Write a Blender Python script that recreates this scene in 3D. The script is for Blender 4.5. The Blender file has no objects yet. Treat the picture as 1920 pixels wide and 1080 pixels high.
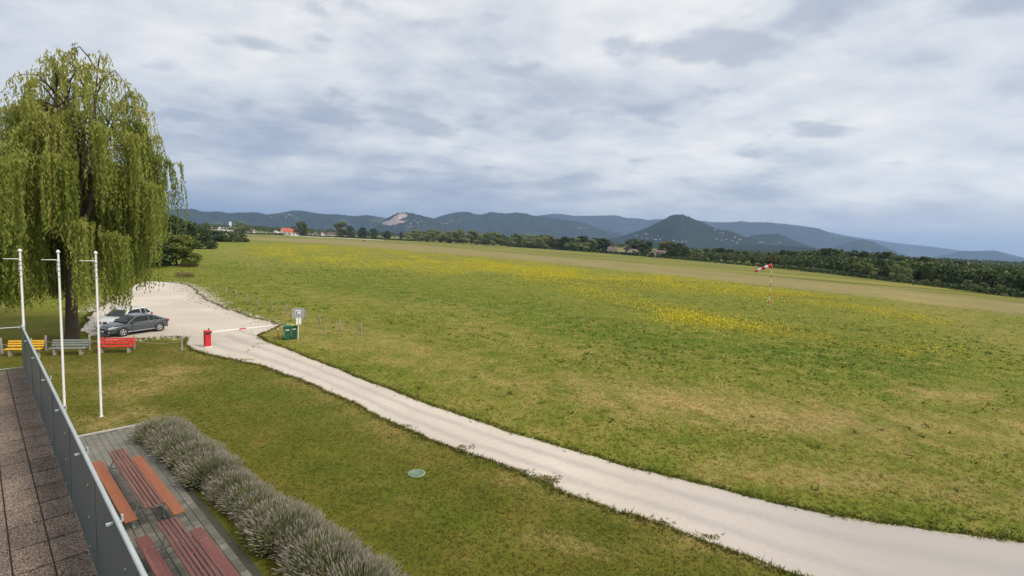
import bpy, bmesh, math, random
import numpy as np
from mathutils import Vector, Matrix
from mathutils.geometry import tessellate_polygon

rng = np.random.default_rng(7)
random.seed(7)
sc = bpy.context.scene
col = sc.collection
PI = math.pi

# ------------------------------------------------------------------ camera
FPX, H = 930.0, 8.3                       # focal length in pixels of a 1920 wide frame, camera height
ROLL = math.atan(0.045)
PITCH = math.atan(89 * math.cos(ROLL) / FPX)
cF = np.array([0, math.cos(PITCH), -math.sin(PITCH)])
cU0 = np.array([0, math.sin(PITCH), math.cos(PITCH)])
cR0 = np.array([1.0, 0, 0])
cR = math.cos(ROLL) * cR0 + math.sin(ROLL) * cU0
cU = -math.sin(ROLL) * cR0 + math.cos(ROLL) * cU0
cC = np.array([0, 0, H])
cd = bpy.data.cameras.new('camera')
cam = bpy.data.objects.new('camera', cd)
col.objects.link(cam)
cd.sensor_fit = 'HORIZONTAL'
cd.sensor_width = 36.0
cd.lens = 36.0 * FPX / 1920.0
cd.clip_start = 0.05
cd.clip_end = 60000
m = Matrix.Identity(4)
for i in range(3):
    m[i][0] = cR[i]; m[i][1] = cU[i]; m[i][2] = -cF[i]; m[i][3] = cC[i]
cam.matrix_world = m
sc.camera = cam

# ------------------------------------------------------------------ sky and sun
SUN_AZ, SUN_EL = math.radians(112), math.radians(46)      # azimuth clockwise from +Y
w = bpy.data.worlds.new('World')
sc.world = w
w.use_nodes = True
wt = w.node_tree
wt.nodes.clear()


class NT:
    """small helper for node trees"""
    def __init__(s, tree):
        s.t = tree

    def n(s, typ, ins=None, **props):
        nd = s.t.nodes.new(typ)
        for k, v in props.items():
            setattr(nd, k, v)
        for k, v in (ins or {}).items():
            s.put(nd.inputs[k], v)
        return nd

    def put(s, sock, v):
        if isinstance(v, bpy.types.NodeSocket):
            s.t.links.new(v, sock)
        elif isinstance(v, bpy.types.Node):
            s.t.links.new(v.outputs[0], sock)
        else:
            if sock.type == 'RGBA' and len(v) == 3:
                v = (*v, 1)
            sock.default_value = v

    def math(s, op, a, b=0.0, c=None, clamp=False):
        nd = s.n('ShaderNodeMath', operation=op, use_clamp=clamp)
        s.put(nd.inputs[0], a); s.put(nd.inputs[1], b)
        if c is not None:
            s.put(nd.inputs[2], c)
        return nd.outputs[0]

    def mix(s, f, a, b, mode='MIX'):
        nd = s.n('ShaderNodeMix', data_type='RGBA', blend_type=mode)
        s.put(nd.inputs['Factor'], f)
        s.put(nd.inputs[6], a); s.put(nd.inputs[7], b)
        return nd.outputs[2]

    def ramp(s, f, stops, interp='LINEAR'):
        nd = s.n('ShaderNodeValToRGB', {0: f})
        cr = nd.color_ramp
        cr.interpolation = interp
        while len(cr.elements) < len(stops):
            cr.elements.new(0.5)
        for e, (p, c) in zip(cr.elements, stops):
            e.position = p
            e.color = (*c, 1) if len(c) == 3 else c
        return nd.outputs[0]

    def noise(s, vec, scale, detail=4, rough=0.55, dist=0.0):
        nd = s.n('ShaderNodeTexNoise', {'Scale': scale, 'Detail': detail, 'Roughness': rough, 'Distortion': dist})
        if vec is not None:
            s.put(nd.inputs['Vector'], vec)
        return nd.outputs['Fac']

    def smooth(s, v, lo, hi):
        nd = s.n('ShaderNodeMapRange', {0: v, 1: lo, 2: hi}, interpolation_type='SMOOTHSTEP')
        return nd.outputs[0]


t = NT(wt)
sky = t.n('ShaderNodeTexSky', sky_type='NISHITA', sun_disc=False, sun_elevation=SUN_EL, sun_rotation=SUN_AZ)
tc = t.n('ShaderNodeTexCoord')
sep = t.n('ShaderNodeSeparateXYZ', {0: tc.outputs['Generated']})
zz = t.math('MAXIMUM', sep.outputs[2], 0.0)
inv = t.math('DIVIDE', 1.0, t.math('ADD', zz, 0.20))
px = t.math('MULTIPLY', sep.outputs[0], inv)
py = t.math('MULTIPLY', sep.outputs[1], inv)
pl = t.n('ShaderNodeCombineXYZ', {0: px, 1: py, 2: 0.0}).outputs[0]
mp = t.n('ShaderNodeMapping', {'Vector': pl, 'Rotation': (0, 0, math.radians(-12)), 'Scale': (0.95, 1.05, 1), 'Location': (3.1, 1.7, 0)}).outputs[0]
n1 = t.noise(mp, 1.25, 8, 0.52, 0.0)            # large cloud masses
n2 = t.noise(mp, 4.0, 8, 0.60, 0.15)              # rolls and wisps
n3 = t.noise(mp, 0.30, 2, 0.5, 0.0)
cl = t.math('ADD', t.math('MULTIPLY', n1, 0.62), t.math('ADD', t.math('MULTIPLY', n2, 0.30), t.math('MULTIPLY', n3, 0.25)))
# brighter towards the veiled sun (which stands to the right of the view)
sd = (math.sin(SUN_AZ) * math.cos(SUN_EL), math.cos(SUN_AZ) * math.cos(SUN_EL), math.sin(SUN_EL))
dt = t.n('ShaderNodeVectorMath', {0: tc.outputs['Generated'], 1: sd}, operation='DOT_PRODUCT').outputs['Value']
glow = t.math('MULTIPLY', t.math('ADD', dt, 0.4), 0.13)
cl = t.math('ADD', cl, glow)
ccol = t.ramp(cl, [(0.44, (2.0, 2.27, 2.78)), (0.53, (2.78, 2.98, 3.4)), (0.61, (3.7, 3.82, 4.02)), (0.74, (5.05, 4.95, 4.8))])
clump = t.math('MULTIPLY', t.smooth(t.noise(mp, 2.3, 6, .5, 0.0), .53, .64), t.smooth(zz, .06, .16))      # darker lumps hanging under the sheet
ccol = t.mix(t.math('MULTIPLY', clump, .62), ccol, (2.0, 2.27, 2.8))
band = t.smooth(zz, 0.10, 0.015)                   # calm grey-blue band of distant cloud low over the hills
bcol = t.mix(t.smooth(dt, -0.5, 0.75), (2.0, 2.38, 2.95), (3.1, 3.4, 3.8))
ccol = t.mix(t.math('MULTIPLY', band, 0.93), ccol, bcol)
up = t.math('ADD', 1.0, t.math('MULTIPLY', t.smooth(zz, 0.35, 1.0), 0.55))   # overcast: zenith brighter than the rim
ccol = t.n('ShaderNodeVectorMath', {0: ccol, 1: t.n('ShaderNodeCombineXYZ', {0: up, 1: up, 2: up}).outputs[0]}, operation='MULTIPLY').outputs[0]
scol = t.mix(0.94, sky.outputs[0], ccol)
bg = t.n('ShaderNodeBackground', {'Color': scol, 'Strength': 0.088})
wo = t.n('ShaderNodeOutputWorld', {'Surface': bg.outputs[0]})

sl = bpy.data.lights.new('sun', 'SUN')
sl.energy = 1.5
sl.angle = math.radians(14)
sl.color = (1.0, 0.90, 0.76)
so = bpy.data.objects.new('sun', sl)
col.objects.link(so)
so.rotation_euler = Vector((-sd[0], -sd[1], -sd[2])).to_track_quat('-Z', 'Y').to_euler()

vs = sc.view_settings
vs.view_transform = 'Standard'
vs.look = 'None'
vs.exposure = 1.15
vs.gamma = 1
vs.use_curve_mapping = False
sc.cycles.use_denoising = True
sc.cycles.max_bounces = 5
sc.cycles.diffuse_bounces = 2
sc.cycles.transparent_max_bounces = 8

# ------------------------------------------------------------------ pixel -> place helpers (1920 x 1080 photograph)
def ray(x, y):
    return cF + cR * ((x - 960) / FPX) + cU * ((540 - y) / FPX)


def G(x, y, z=0.0):
    d = ray(x, y)
    return cC + d * ((z - H) / d[2])


def at(x, y, D):
    d = ray(x, y)
    return cC + d * (D / math.hypot(d[0], d[1]))


def hor(x):
    return 451 + 0.045 * (x - 960)


def proj(v):
    v = np.asarray(v, float) - cC
    dz = v @ cF
    dz = np.where(dz < 0.05, np.nan, dz)
    return 960 + FPX * (v @ cR) / dz, 540 - FPX * (v @ cU) / dz


def ground_at_D(x, D):
    d = ray(x, hor(x))
    k = D / math.hypot(d[0], d[1])
    return np.array([d[0] * k, d[1] * k, 0.0])


# ------------------------------------------------------------------ object helpers
def tag(o, label=None, cat=None, group=None, kind=None):
    if label: o['label'] = label
    if cat: o['category'] = cat
    if group: o['group'] = group
    if kind: o['kind'] = kind
    return o


def empty(name, loc, rz=0.0, label=None, cat=None, group=None):
    o = bpy.data.objects.new(name, None)
    col.objects.link(o)
    o.location = loc
    o.rotation_euler = (0, 0, rz)
    o.empty_display_size = 0.2
    return tag(o, label, cat, group)


def link(name, me, parent=None, loc=None, rz=None):
    o = bpy.data.objects.new(name, me)
    col.objects.link(o)
    if parent is not None: o.parent = parent
    if loc is not None: o.location = loc
    if rz is not None: o.rotation_euler = (0, 0, rz)
    return o


def np_mesh(name, verts, faces, mats, tint=None, smooth=False):
    """faces: (M,k) int array, all the same k"""
    me = bpy.data.meshes.new(name)
    verts = np.asarray(verts, np.float32); faces = np.asarray(faces, np.int32)
    M, k = faces.shape
    me.vertices.add(len(verts)); me.vertices.foreach_set('co', verts.ravel())
    me.loops.add(M * k); me.loops.foreach_set('vertex_index', faces.ravel())
    me.polygons.add(M)
    me.polygons.foreach_set('loop_start', np.arange(0, M * k, k, dtype=np.int32))
    me.polygons.foreach_set('use_smooth', np.full(M, smooth, bool))
    for m_ in (mats if isinstance(mats, (list, tuple)) else [mats]):
        me.materials.append(m_)
    if tint is not None:
        for nm, arr in (tint.items() if isinstance(tint, dict) else [('tint', tint)]):
            a = me.attributes.new(nm, 'FLOAT', 'POINT')
            a.data.foreach_set('value', np.asarray(arr, np.float32))
    me.update(calc_edges=True)
    return me


class MB:
    """collects shapes, builds ONE mesh"""
    def __init__(s):
        s.v, s.f, s.sm = [], [], []

    def add(s, vs_, fs, smooth=False):
        b = len(s.v)
        s.v += [tuple(map(float, q)) for q in vs_]
        s.f += [tuple(b + i for i in q) for q in fs]
        s.sm += [smooth] * len(fs)
        return s

    def box(s, c, d, rot=None, ch=0.0):
        hx, hy, hz = d[0] / 2, d[1] / 2, d[2] / 2
        if ch > 0:                                     # chamfered box
            ch = min(ch, hx * .9, hy * .9, hz * .9)
            pts = []
            for sx in (-1, 1):
                for sy in (-1, 1):
                    for sz in (-1, 1):
                        pts += [(sx * (hx - ch), sy * (hy - ch), sz * hz), (sx * (hx - ch), sy * hy, sz * (hz - ch)), (sx * hx, sy * (hy - ch), sz * (hz - ch))]
            bm = bmesh.new()
            for q in pts: bm.verts.new(q)
            bmesh.ops.convex_hull(bm, input=bm.verts)
            bm.verts.index_update()
            V = [v.co.copy() for v in bm.verts]; F = [[v.index for v in f.verts] for f in bm.faces]
            bm.free()
        else:
            V = [Vector((x * hx, y * hy, z * hz)) for x in (-1, 1) for y in (-1, 1) for z in (-1, 1)]
            F = [(0, 1, 3, 2), (4, 6, 7, 5), (0, 4, 5, 1), (2, 3, 7, 6), (0, 2, 6, 4), (1, 5, 7, 3)]
        R = rot if rot is not None else Matrix.Identity(3)
        return s.add([R @ Vector(q) + Vector(c) for q in V], F)

    def tube(s, pts, rad, n=8, cap=True, smooth=True):
        pts = [Vector(q) for q in pts]
        if not hasattr(rad, '__len__'): rad = [rad] * len(pts)
        V, F = [], []
        prev = None
        for i, q in enumerate(pts):
            d = (pts[min(i + 1, len(pts) - 1)] - pts[max(i - 1, 0)])
            if d.length < 1e-9: d = Vector((0, 0, 1))
            d.normalize()
            if prev is None:
                a = d.orthogonal().normalized()
            else:
                a = (prev - d * prev.dot(d))
                a = a.normalized() if a.length > 1e-6 else d.orthogonal().normalized()
            prev = a
            b = d.cross(a)
            for k in range(n):
                th = 2 * PI * k / n
                V.append(q + (a * math.cos(th) + b * math.sin(th)) * rad[i])
        for i in range(len(pts) - 1):
            for k in range(n):
                k2 = (k + 1) % n
                F.append((i * n + k, i * n + k2, (i + 1) * n + k2, (i + 1) * n + k))
        s.add(V, F, smooth)
        if cap:
            s.add(V[:n], [tuple(reversed(range(n)))])
            s.add(V[-n:], [tuple(range(n))])
        return s

    def lathe(s, prof, n=20, c=(0, 0, 0), axis='z', smooth=True):
        V, F = [], []
        for r_, z in prof:
            for k in range(n):
                th = 2 * PI * k / n
                q = (r_ * math.cos(th), r_ * math.sin(th), z)
                if axis == 'y': q = (q[0], q[2], q[1])
                if axis == 'x': q = (q[2], q[0], q[1])
                V.append((q[0] + c[0], q[1] + c[1], q[2] + c[2]))
        for i in range(len(prof) - 1):
            for k in range(n):
                k2 = (k + 1) % n
                F.append((i * n + k, i * n + k2, (i + 1) * n + k2, (i + 1) * n + k))
        F.append(tuple(range(n))[::-1]); F.append(tuple((len(prof) - 1) * n + k for k in range(n)))
        return s.add(V, F, smooth)

    def prism(s, poly, y0, y1):
        """poly in xz extruded along y"""
        n = len(poly)
        V = [(x, y0, z) for x, z in poly] + [(x, y1, z) for x, z in poly]
        F = [tuple(range(n)), tuple(reversed(range(n, 2 * n)))] + [(i, i + n, (i + 1) % n + n, (i + 1) % n) for i in range(n)]
        return s.add(V, F)

    def mesh(s, name, mat):
        me = bpy.data.meshes.new(name)
        me.from_pydata(s.v, [], s.f)
        me.polygons.foreach_set('use_smooth', s.sm)
        me.materials.append(mat)
        bm = bmesh.new(); bm.from_mesh(me)
        bmesh.ops.recalc_face_normals(bm, faces=bm.faces)
        bm.to_mesh(me); bm.free()
        return me

    def build(s, name, mat, parent=None, loc=None, rz=None):
        return link(name, s.mesh(name, mat), parent, loc, rz)


def copy_tree(o, parent=None):
    c = o.copy()
    col.objects.link(c)
    c.parent = parent
    for ch in o.children:
        copy_tree(ch, c)
    return c


# ------------------------------------------------------------------ materials
MATS = {}


def new_mat(name):
    mt = bpy.data.materials.new(name)
    mt.use_nodes = True
    mt.node_tree.nodes.clear()
    return mt, NT(mt.node_tree)


def simple(name, c, rough=0.6, var=0.12, scale=6.0, bump=0.0, metal=0.0, spec=0.5, coat=0.0, stretch=(1, 1, 1), dirt=None):
    if name in MATS: return MATS[name]
    mt, t = new_mat(name)
    tc = t.n('ShaderNodeTexCoord').outputs['Object']
    v = t.n('ShaderNodeMapping', {'Vector': tc, 'Scale': stretch}).outputs[0]
    nz = t.noise(v, scale, 6, 0.6)
    lo = tuple(x * (1 - var) for x in c); hi = tuple(min(1, x * (1 + var)) for x in c)
    cc = t.ramp(nz, [(0.3, lo), (0.7, hi)])
    if dirt:
        dn = t.smooth(t.noise(v, scale * 0.6, 6, 0.7), 0.46, 0.70)
        cc = t.mix(t.math('MULTIPLY', dn, dirt[1]), cc, dirt[0])
    b = t.n('ShaderNodeBsdfPrincipled', {'Base Color': cc, 'Roughness': rough, 'Metallic': metal, 'Specular IOR Level': spec, 'Coat Weight': coat})
    if bump:
        bn = t.n('ShaderNodeBump', {'Strength': bump, 'Distance': 0.02, 'Height': t.noise(v, scale * 4, 5, 0.6)})
        t.put(b.inputs['Normal'], bn)
    t.n('ShaderNodeOutputMaterial', {'Surface': b.outputs[0]})
    MATS[name] = mt
    return mt


def foliage(name, stops, trans=0.3, rough=0.6, objvar=0.0):
    if name in MATS: return MATS[name]
    mt, t = new_mat(name)
    at_ = t.n('ShaderNodeAttribute', attribute_name='tint').outputs['Fac']
    if objvar:
        oi = t.n('ShaderNodeObjectInfo').outputs['Random']
        at_ = t.math('ADD', at_, t.math('MULTIPLY', t.math('SUBTRACT', oi, 0.5), objvar), clamp=True)
    cc = t.ramp(at_, stops)
    b = t.n('ShaderNodeBsdfPrincipled', {'Base Color': cc, 'Roughness': rough, 'Specular IOR Level': 0.25})
    tr = t.n('ShaderNodeBsdfTranslucent', {'Color': cc})
    mx = t.n('ShaderNodeMixShader', {0: trans, 1: b.outputs[0], 2: tr.outputs[0]})
    t.n('ShaderNodeOutputMaterial', {'Surface': mx.outputs[0]})
    MATS[name] = mt
    return mt


# ------------------------------------------------------------------ road outline (photograph pixels)
ROAD_L = [(1500, 1080), (1440, 1056), (1380, 1034), (1260, 988), (1100, 940), (1030, 906), (960, 880), (890, 852), (800, 822), (720, 785), (650, 748),
          (600, 727), (545, 705), (500, 688), (455, 677), (395, 666), (365, 656)]
ROAD_R = [(1925, 1018), (1800, 1003), (1700, 990), (1560, 967), (1420, 937), (1300, 905), (1200, 882), (1100, 853), (1000, 824), (900, 793), (800, 758),
          (700, 720), (600, 680), (540, 656), (500, 641), (476, 630), (448, 618)]
LOT = [(365, 657), (345, 641), (357, 632), (300, 631), (232, 637), (186, 641), (150, 618), (165, 596), (198, 570), (240, 545), (262, 527), (300, 528), (332, 531),
       (356, 536), (366, 546), (380, 560), (410, 575), (450, 590), (500, 603), (524, 612), (500, 622), (476, 630), (500, 641), (470, 665), (420, 668)]


def resample(pts, step):
    pts = np.asarray(pts, float)
    d = np.r_[0, np.cumsum(np.hypot(*(pts[1:, :2] - pts[:-1, :2]).T))]
    n = max(2, int(d[-1] / step))
    s = np.linspace(0, d[-1], n)
    return np.stack([np.interp(s, d, pts[:, k]) for k in range(pts.shape[1])], 1)


def smooth_poly(pts, it=2):
    pts = np.asarray(pts, float)
    for _ in range(it):
        q = [pts[0]]
        for a, b in zip(pts[:-1], pts[1:]):
            q += [a * .75 + b * .25, a * .25 + b * .75]
        q.append(pts[-1])
        pts = np.array(q)
    return pts


def inside(poly, x, y):
    x = np.asarray(x); y = np.asarray(y)
    r = np.zeros(x.shape, bool)
    j = len(poly) - 1
    for i in range(len(poly)):
        xi, yi = poly[i][:2]; xj, yj = poly[j][:2]
        with np.errstate(divide='ignore', invalid='ignore'):
            c = ((yi > y) != (yj > y)) & (x < (xj - xi) * (y - yi) / (yj - yi + 1e-12) + xi)
        r ^= c
        j = i
    return r


def wobble(pts, amp, freq, seed):
    """ragged outline: sum of sines + jitter, along the normal"""
    r_ = np.random.default_rng(seed)
    d = np.gradient(pts[:, :2], axis=0)
    nrm = np.stack([-d[:, 1], d[:, 0]], 1)
    nrm /= np.linalg.norm(nrm, axis=1)[:, None] + 1e-9
    s = np.r_[0, np.cumsum(np.hypot(*(pts[1:, :2] - pts[:-1, :2]).T))]
    o = sum(np.sin(s * freq * k + r_.uniform(0, 6.28)) / k ** .7 for k in (1, 2.3, 4.1, 7.7)) * amp * .5
    o += r_.normal(0, amp * .35, len(s))
    q = pts.copy()
    q[:, :2] += nrm * o[:, None]
    return q


roadL = np.array([G(*q) for q in ROAD_L]); roadR = np.array([G(*q) for q in ROAD_R])
# the drive goes on past the frame: extend along its own direction
eL = roadL[0] + (roadL[0] - roadL[2]) / np.linalg.norm(roadL[0] - roadL[2]) * 40
eR = roadR[0] + (roadR[0] - roadR[2]) / np.linalg.norm(roadR[0] - roadR[2]) * 40
roadL = np.vstack([eL, roadL]); roadR = np.vstack([eR, roadR])
roadL = wobble(resample(smooth_poly(roadL), 0.25), 0.10, 1.3, 1)
roadR = wobble(resample(smooth_poly(roadR), 0.25), 0.06, 1.1, 2)
lotW = np.array([G(*q) for q in LOT]); lotW = np.vstack([lotW, lotW[:1]])
lotW = wobble(resample(smooth_poly(lotW), 0.35), 0.22, 0.9, 3)
road_poly = np.vstack([roadL, roadR[::-1]])


def on_road(x, y):
    return inside(road_poly[::3], x, y) | inside(lotW[::2], x, y)


# frame of the terrace edge: A far corner, e towards the camera, n outwards
TZ = 8.3 - 3.985                                  # terrace floor height
A = G(48, 690, TZ); B = G(195, 1080, TZ)
e2 = (B - A)[:2]; e2 /= np.linalg.norm(e2)
n2_ = np.array([-e2[1], e2[0]])                   # left of e = outwards (to the lawn)
if n2_ @ (G(780, 888)[:2] - A[:2]) < 0: n2_ = -n2_


def TW(s, tt, z=0.0):
    q = A[:2] + e2 * s + n2_ * tt
    return np.array([q[0], q[1], z])


def TS(p):
    d = np.asarray(p)[..., :2] - A[:2]
    return d @ e2, d @ n2_


TANG = math.atan2(e2[1], e2[0])

# ------------------------------------------------------------------ ground with its zones
LAWN_PX = ROAD_L + [(345, 640), (186, 641), (150, 618), (165, 596), (0, 560), (-900, 560), (-900, 1600), (1700, 1600), (1620, 1130)]
FLOW = [(500, 468, 760, 488, 13, .55), (560, 482, 850, 503, 12, .55), (760, 484, 1060, 510, 11, .9), (1000, 514, 1300, 537, 13, .65), (1250, 527, 1560, 566, 12, .95),
        (1480, 552, 1760, 606, 11, .8), (1270, 594, 1540, 632, 13, 1.3), (1580, 634, 1700, 662, 8, .8), (1090, 545, 1280, 585, 13, .35), (1720, 645, 1830, 672, 9, .4), (540, 458, 900, 486, 7, .35)]
DRY = [(1000, 745, 1900, 860, 85, .26), (560, 610, 1000, 720, 30, .35), (1180, 745, 1560, 790, 36, 1.0), (1560, 800, 1900, 800, 30, .6), (1080, 715, 1300, 760, 22, .6), (1720, 735, 1830, 745, 16, .7), (1350, 880, 1600, 900, 28, .6), (1560, 880, 1900, 940, 34, .55), (1480, 800, 1900, 830, 28, .6),
       (560, 600, 900, 690, 20, .45), (900, 700, 1150, 770, 24, .45), (500, 620, 760, 680, 14, .45), (250, 735, 320, 700, 22, .9), (190, 800, 260, 780, 20, .8), (110, 690, 330, 700, 12, .45),
       (330, 655, 370, 668, 8, .6), (700, 745, 800, 800, 20, .5), (1020, 1010, 1130, 1030, 18, .6), (1300, 1010, 1440, 1050, 22, .5), (880, 610, 1160, 680, 20, .35), (640, 560, 900, 585, 10, .3),
       (1700, 560, 1920, 640, 24, .35), (430, 470, 600, 560, 10, .2), (560, 705, 760, 830, 18, .4), (960, 900, 1340, 1010, 16, .45)]
GREEN = [(1050, 610, 1300, 650, 25, .9), (1300, 640, 1700, 690, 22, .9), (640, 530, 1000, 580, 22, .6), (440, 500, 760, 560, 18, .5), (860, 560, 1150, 640, 20, .6), (450, 740, 640, 790, 24, .5),
         (640, 860, 900, 1000, 28, .45), (1560, 700, 1900, 760, 20, .5), (1150, 870, 1500, 950, 10, .9), (1500, 955, 1900, 1003, 10, .9), (430, 700, 560, 740, 16, .5), (505, 455, 530, 520, 8, .6)]
NEAR = [(300, 441), (640, 460), (787, 473), (940, 485), (1090, 500), (1440, 537), (1635, 557), (1840, 583), (2100, 617)]
FAR_ = [(300, 438.5), (640, 449), (777, 458), (940, 472), (1240, 497), (1440, 517), (1635, 536), (1920, 568), (2100, 590)]


def caps(L, x, y):
    o = np.zeros(x.shape)
    for x0, y0, x1, y1, hw, s in L:
        dx, dy = x1 - x0, y1 - y0
        u = np.clip(((x - x0) * dx + (y - y0) * dy) / (dx * dx + dy * dy), 0, 1)
        ex = (x - x0 - u * dx) / (hw * 3.0); ey = (y - y0 - u * dy) / hw
        o = np.maximum(o, s * np.exp(-(ex * ex + ey * ey)))
    return o


def zones(X, Y):
    v = np.stack([X, Y, np.zeros_like(X)], -1)
    x, y = proj(v)
    ok = np.isfinite(x) & (x > -1200) & (x < 3200) & (y < 2200)
    xs = np.where(ok, x, 0); ys = np.where(ok, y, 5000)
    lawn = np.where(ok, inside(LAWN_PX, xs, ys), 1.0).astype(float)
    lawn = np.where((~ok) & (Y > 20), 0.0, lawn)
    fl = np.where(ok, caps(FLOW, xs, ys), 0)
    dr = np.where(ok, caps(DRY, xs, ys), 0)
    gr = np.where(ok, caps(GREEN, xs, ys), 0)
    nr = np.interp(xs, *zip(*NEAR)); fr = np.interp(xs, *zip(*FAR_))
    st = np.clip((nr - ys) / 2.0, 0, 1) * np.clip((ys - fr) / 2.0, 0, 1) * ok
    bey = np.clip((nr - ys) / 2.0, 0, 1) * ok
    return dict(lawn=lawn, flow=fl, dry=dr, green=gr, strip=st, beyond=bey)


u = np.linspace(-1, 1, 380)
gx = 5.0 * np.sinh(u * math.asinh(16500 / 5.0))
u0 = -math.asinh(900 / 6.0); u1 = math.asinh(17000 / 6.0)
gy = 16 + 6.0 * np.sinh(np.linspace(u0, u1, 420))
GX, GY = np.meshgrid(gx, gy)
GZ = np.zeros_like(GX)
Z = zones(GX.ravel(), GY.ravel())
nx, ny = len(gx), len(gy)
ii = np.arange((ny - 1) * (nx - 1)); r0 = ii // (nx - 1); c0 = ii % (nx - 1)
q0 = r0 * nx + c0
gf = np.stack([q0, q0 + 1, q0 + nx + 1, q0 + nx], 1)

mt, t = new_mat('meadow_ground')
P3 = t.n('ShaderNodeNewGeometry').outputs['Position']
A_ = {k: t.n('ShaderNodeAttribute', attribute_name=k).outputs['Fac'] for k in Z}
nb = t.noise(P3, 0.07, 5, 0.6); nm = t.noise(P3, 0.55, 6, 0.62, 0.3); nf = t.noise(P3, 3.2, 6, 0.68); nff = t.noise(P3, 22.0, 5, 0.7)
mead = t.ramp(nm, [(0.30, (0.085, 0.122, 0.011)), (0.46, (0.132, 0.158, 0.018)), (0.60, (0.182, 0.178, 0.034)), (0.75, (0.245, 0.200, 0.068))])
green = t.ramp(nf, [(0.30, (0.052, 0.095, 0.008)), (0.70, (0.125, 0.168, 0.016))])
dryc = t.ramp(nf, [(0.28, (0.23, 0.175, 0.058)), (0.72, (0.40, 0.30, 0.125))])
lawnc = t.ramp(t.math('ADD', t.math('MULTIPLY', nm, .6), t.math('MULTIPLY', nf, .4)), [(0.33, (0.068, 0.088, 0.009)), (0.50, (0.112, 0.117, 0.015)), (0.68, (0.178, 0.130, 0.034))])
al_ = t.n('ShaderNodeVectorMath', {0: P3, 1: (.639, -.769, 0)}, operation='DOT_PRODUCT').outputs['Value']
ac_ = t.n('ShaderNodeVectorMath', {0: P3, 1: (.769, .639, 0)}, operation='DOT_PRODUCT').outputs['Value']
mow = t.n('ShaderNodeCombineXYZ', {0: t.math('MULTIPLY', al_, .007), 1: t.math('MULTIPLY', ac_, .11), 2: 0.0}).outputs[0]    # mowing runs along the runway
nmow = t.noise(mow, 1.0, 5, 0.65)
stripc = t.ramp(t.math('ADD', t.math('MULTIPLY', nmow, .6), t.math('MULTIPLY', t.noise(P3, 0.12, 4, 0.6), .4)), [(0.3, (0.175, 0.155, 0.058)), (0.7, (0.245, 0.205, 0.085))])
farc = t.ramp(nmow, [(0.36, (0.085, 0.098, 0.018)), (0.47, (0.135, 0.145, 0.030)), (0.58, (0.19, 0.175, 0.045)), (0.66, (0.23, 0.205, 0.03))])
flowc = t.ramp(nf, [(0.35, (0.125, 0.140, 0.02)), (0.62, (0.25, 0.21, 0.02))])
gm = t.math('MULTIPLY', A_['green'], t.smooth(nm, 0.66, 0.42))
c = t.mix(gm, mead, green)
c = t.mix(t.math('MULTIPLY', A_['flow'], t.smooth(nm, 0.30, 0.55), clamp=True), c, flowc)
c = t.mix(A_['beyond'], c, farc)
c = t.mix(A_['strip'], c, stripc)
lw = t.mix(t.math('MULTIPLY', A_['green'], 0.7), lawnc, green)
c = t.mix(A_['lawn'], c, lw)
dm = t.math('MULTIPLY', A_['dry'], t.smooth(t.math('ADD', t.math('MULTIPLY', nm, .55), t.math('MULTIPLY', nf, .45)), 0.36, 0.58), clamp=True)
c = t.mix(dm, c, dryc)
sp = t.ramp(nff, [(0.25, (0.74, 0.74, 0.74)), (0.75, (1.28, 1.28, 1.28))])
c = t.mix(0.8, c, sp, 'MULTIPLY')
c = t.mix(0.55, c, t.ramp(nb, [(0.3, (0.82, 0.86, 0.85)), (0.7, (1.18, 1.12, 1.1))]), 'MULTIPLY')
bmp = t.n('ShaderNodeBump', {'Strength': 0.8, 'Distance': 0.06, 'Height': t.math('ADD', nff, t.math('MULTIPLY', nf, 1.5))})
bs = t.n('ShaderNodeBsdfPrincipled', {'Base Color': c, 'Roughness': 0.95, 'Specular IOR Level': 0.1, 'Normal': bmp.outputs[0]})
t.n('ShaderNodeOutputMaterial', {'Surface': bs.outputs[0]})
ground = link('ground', np_mesh('ground', np.stack([GX.ravel(), GY.ravel(), GZ.ravel()], 1), gf, mt, Z))
tag(ground, kind='structure')

# ------------------------------------------------------------------ drive and gravel lot
mt, t = new_mat('pale_gravel_drive')
P3 = t.n('ShaderNodeNewGeometry').outputs['Position']
across = t.n('ShaderNodeAttribute', attribute_name='across').outputs['Fac']
na = t.noise(P3, 0.16, 4, 0.5); nbb = t.noise(P3, 5.0, 6, 0.7); nc = t.noise(P3, 45, 3, 0.6)
base = t.ramp(na, [(0.3, (0.42, 0.375, 0.32)), (0.7, (0.54, 0.485, 0.415))])
wob = t.math('ADD', across, t.math('MULTIPLY', t.math('SUBTRACT', t.noise(P3, 0.35, 3, 0.5), 0.5), 0.16))
def track(cn, wd):
    d = t.math('ABSOLUTE', t.math('SUBTRACT', wob, cn))
    return t.smooth(d, wd, 0.0)
trk = t.math('MAXIMUM', track(0.30, 0.13), track(0.68, 0.13))
base = t.mix(t.math('MULTIPLY', trk, t.math('MULTIPLY_ADD', t.noise(P3, .4, 4, .6), .9, .15), clamp=True), base, (0.335, 0.31, 0.285))
base = t.mix(0.8, base, t.ramp(nbb, [(0.25, (0.88, 0.88, 0.89)), (0.75, (1.09, 1.09, 1.08))]), 'MULTIPLY')
base = t.mix(0.7, base, t.ramp(nc, [(0.25, (0.82, 0.82, 0.82)), (0.75, (1.15, 1.15, 1.15))]), 'MULTIPLY')
greyer = t.n('ShaderNodeAttribute', attribute_name='greyer').outputs['Fac']
base = t.mix(t.math('MULTIPLY', greyer, t.math('ADD', .45, t.math('MULTIPLY', na, .7)), clamp=True), base, (0.30, 0.285, 0.28))  # blends to a greyer tone towards the near right of the drive
edge = t.math('ADD', t.smooth(wob, 0.93, 1.0), t.smooth(wob, 0.07, 0.0), clamp=True)
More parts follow.
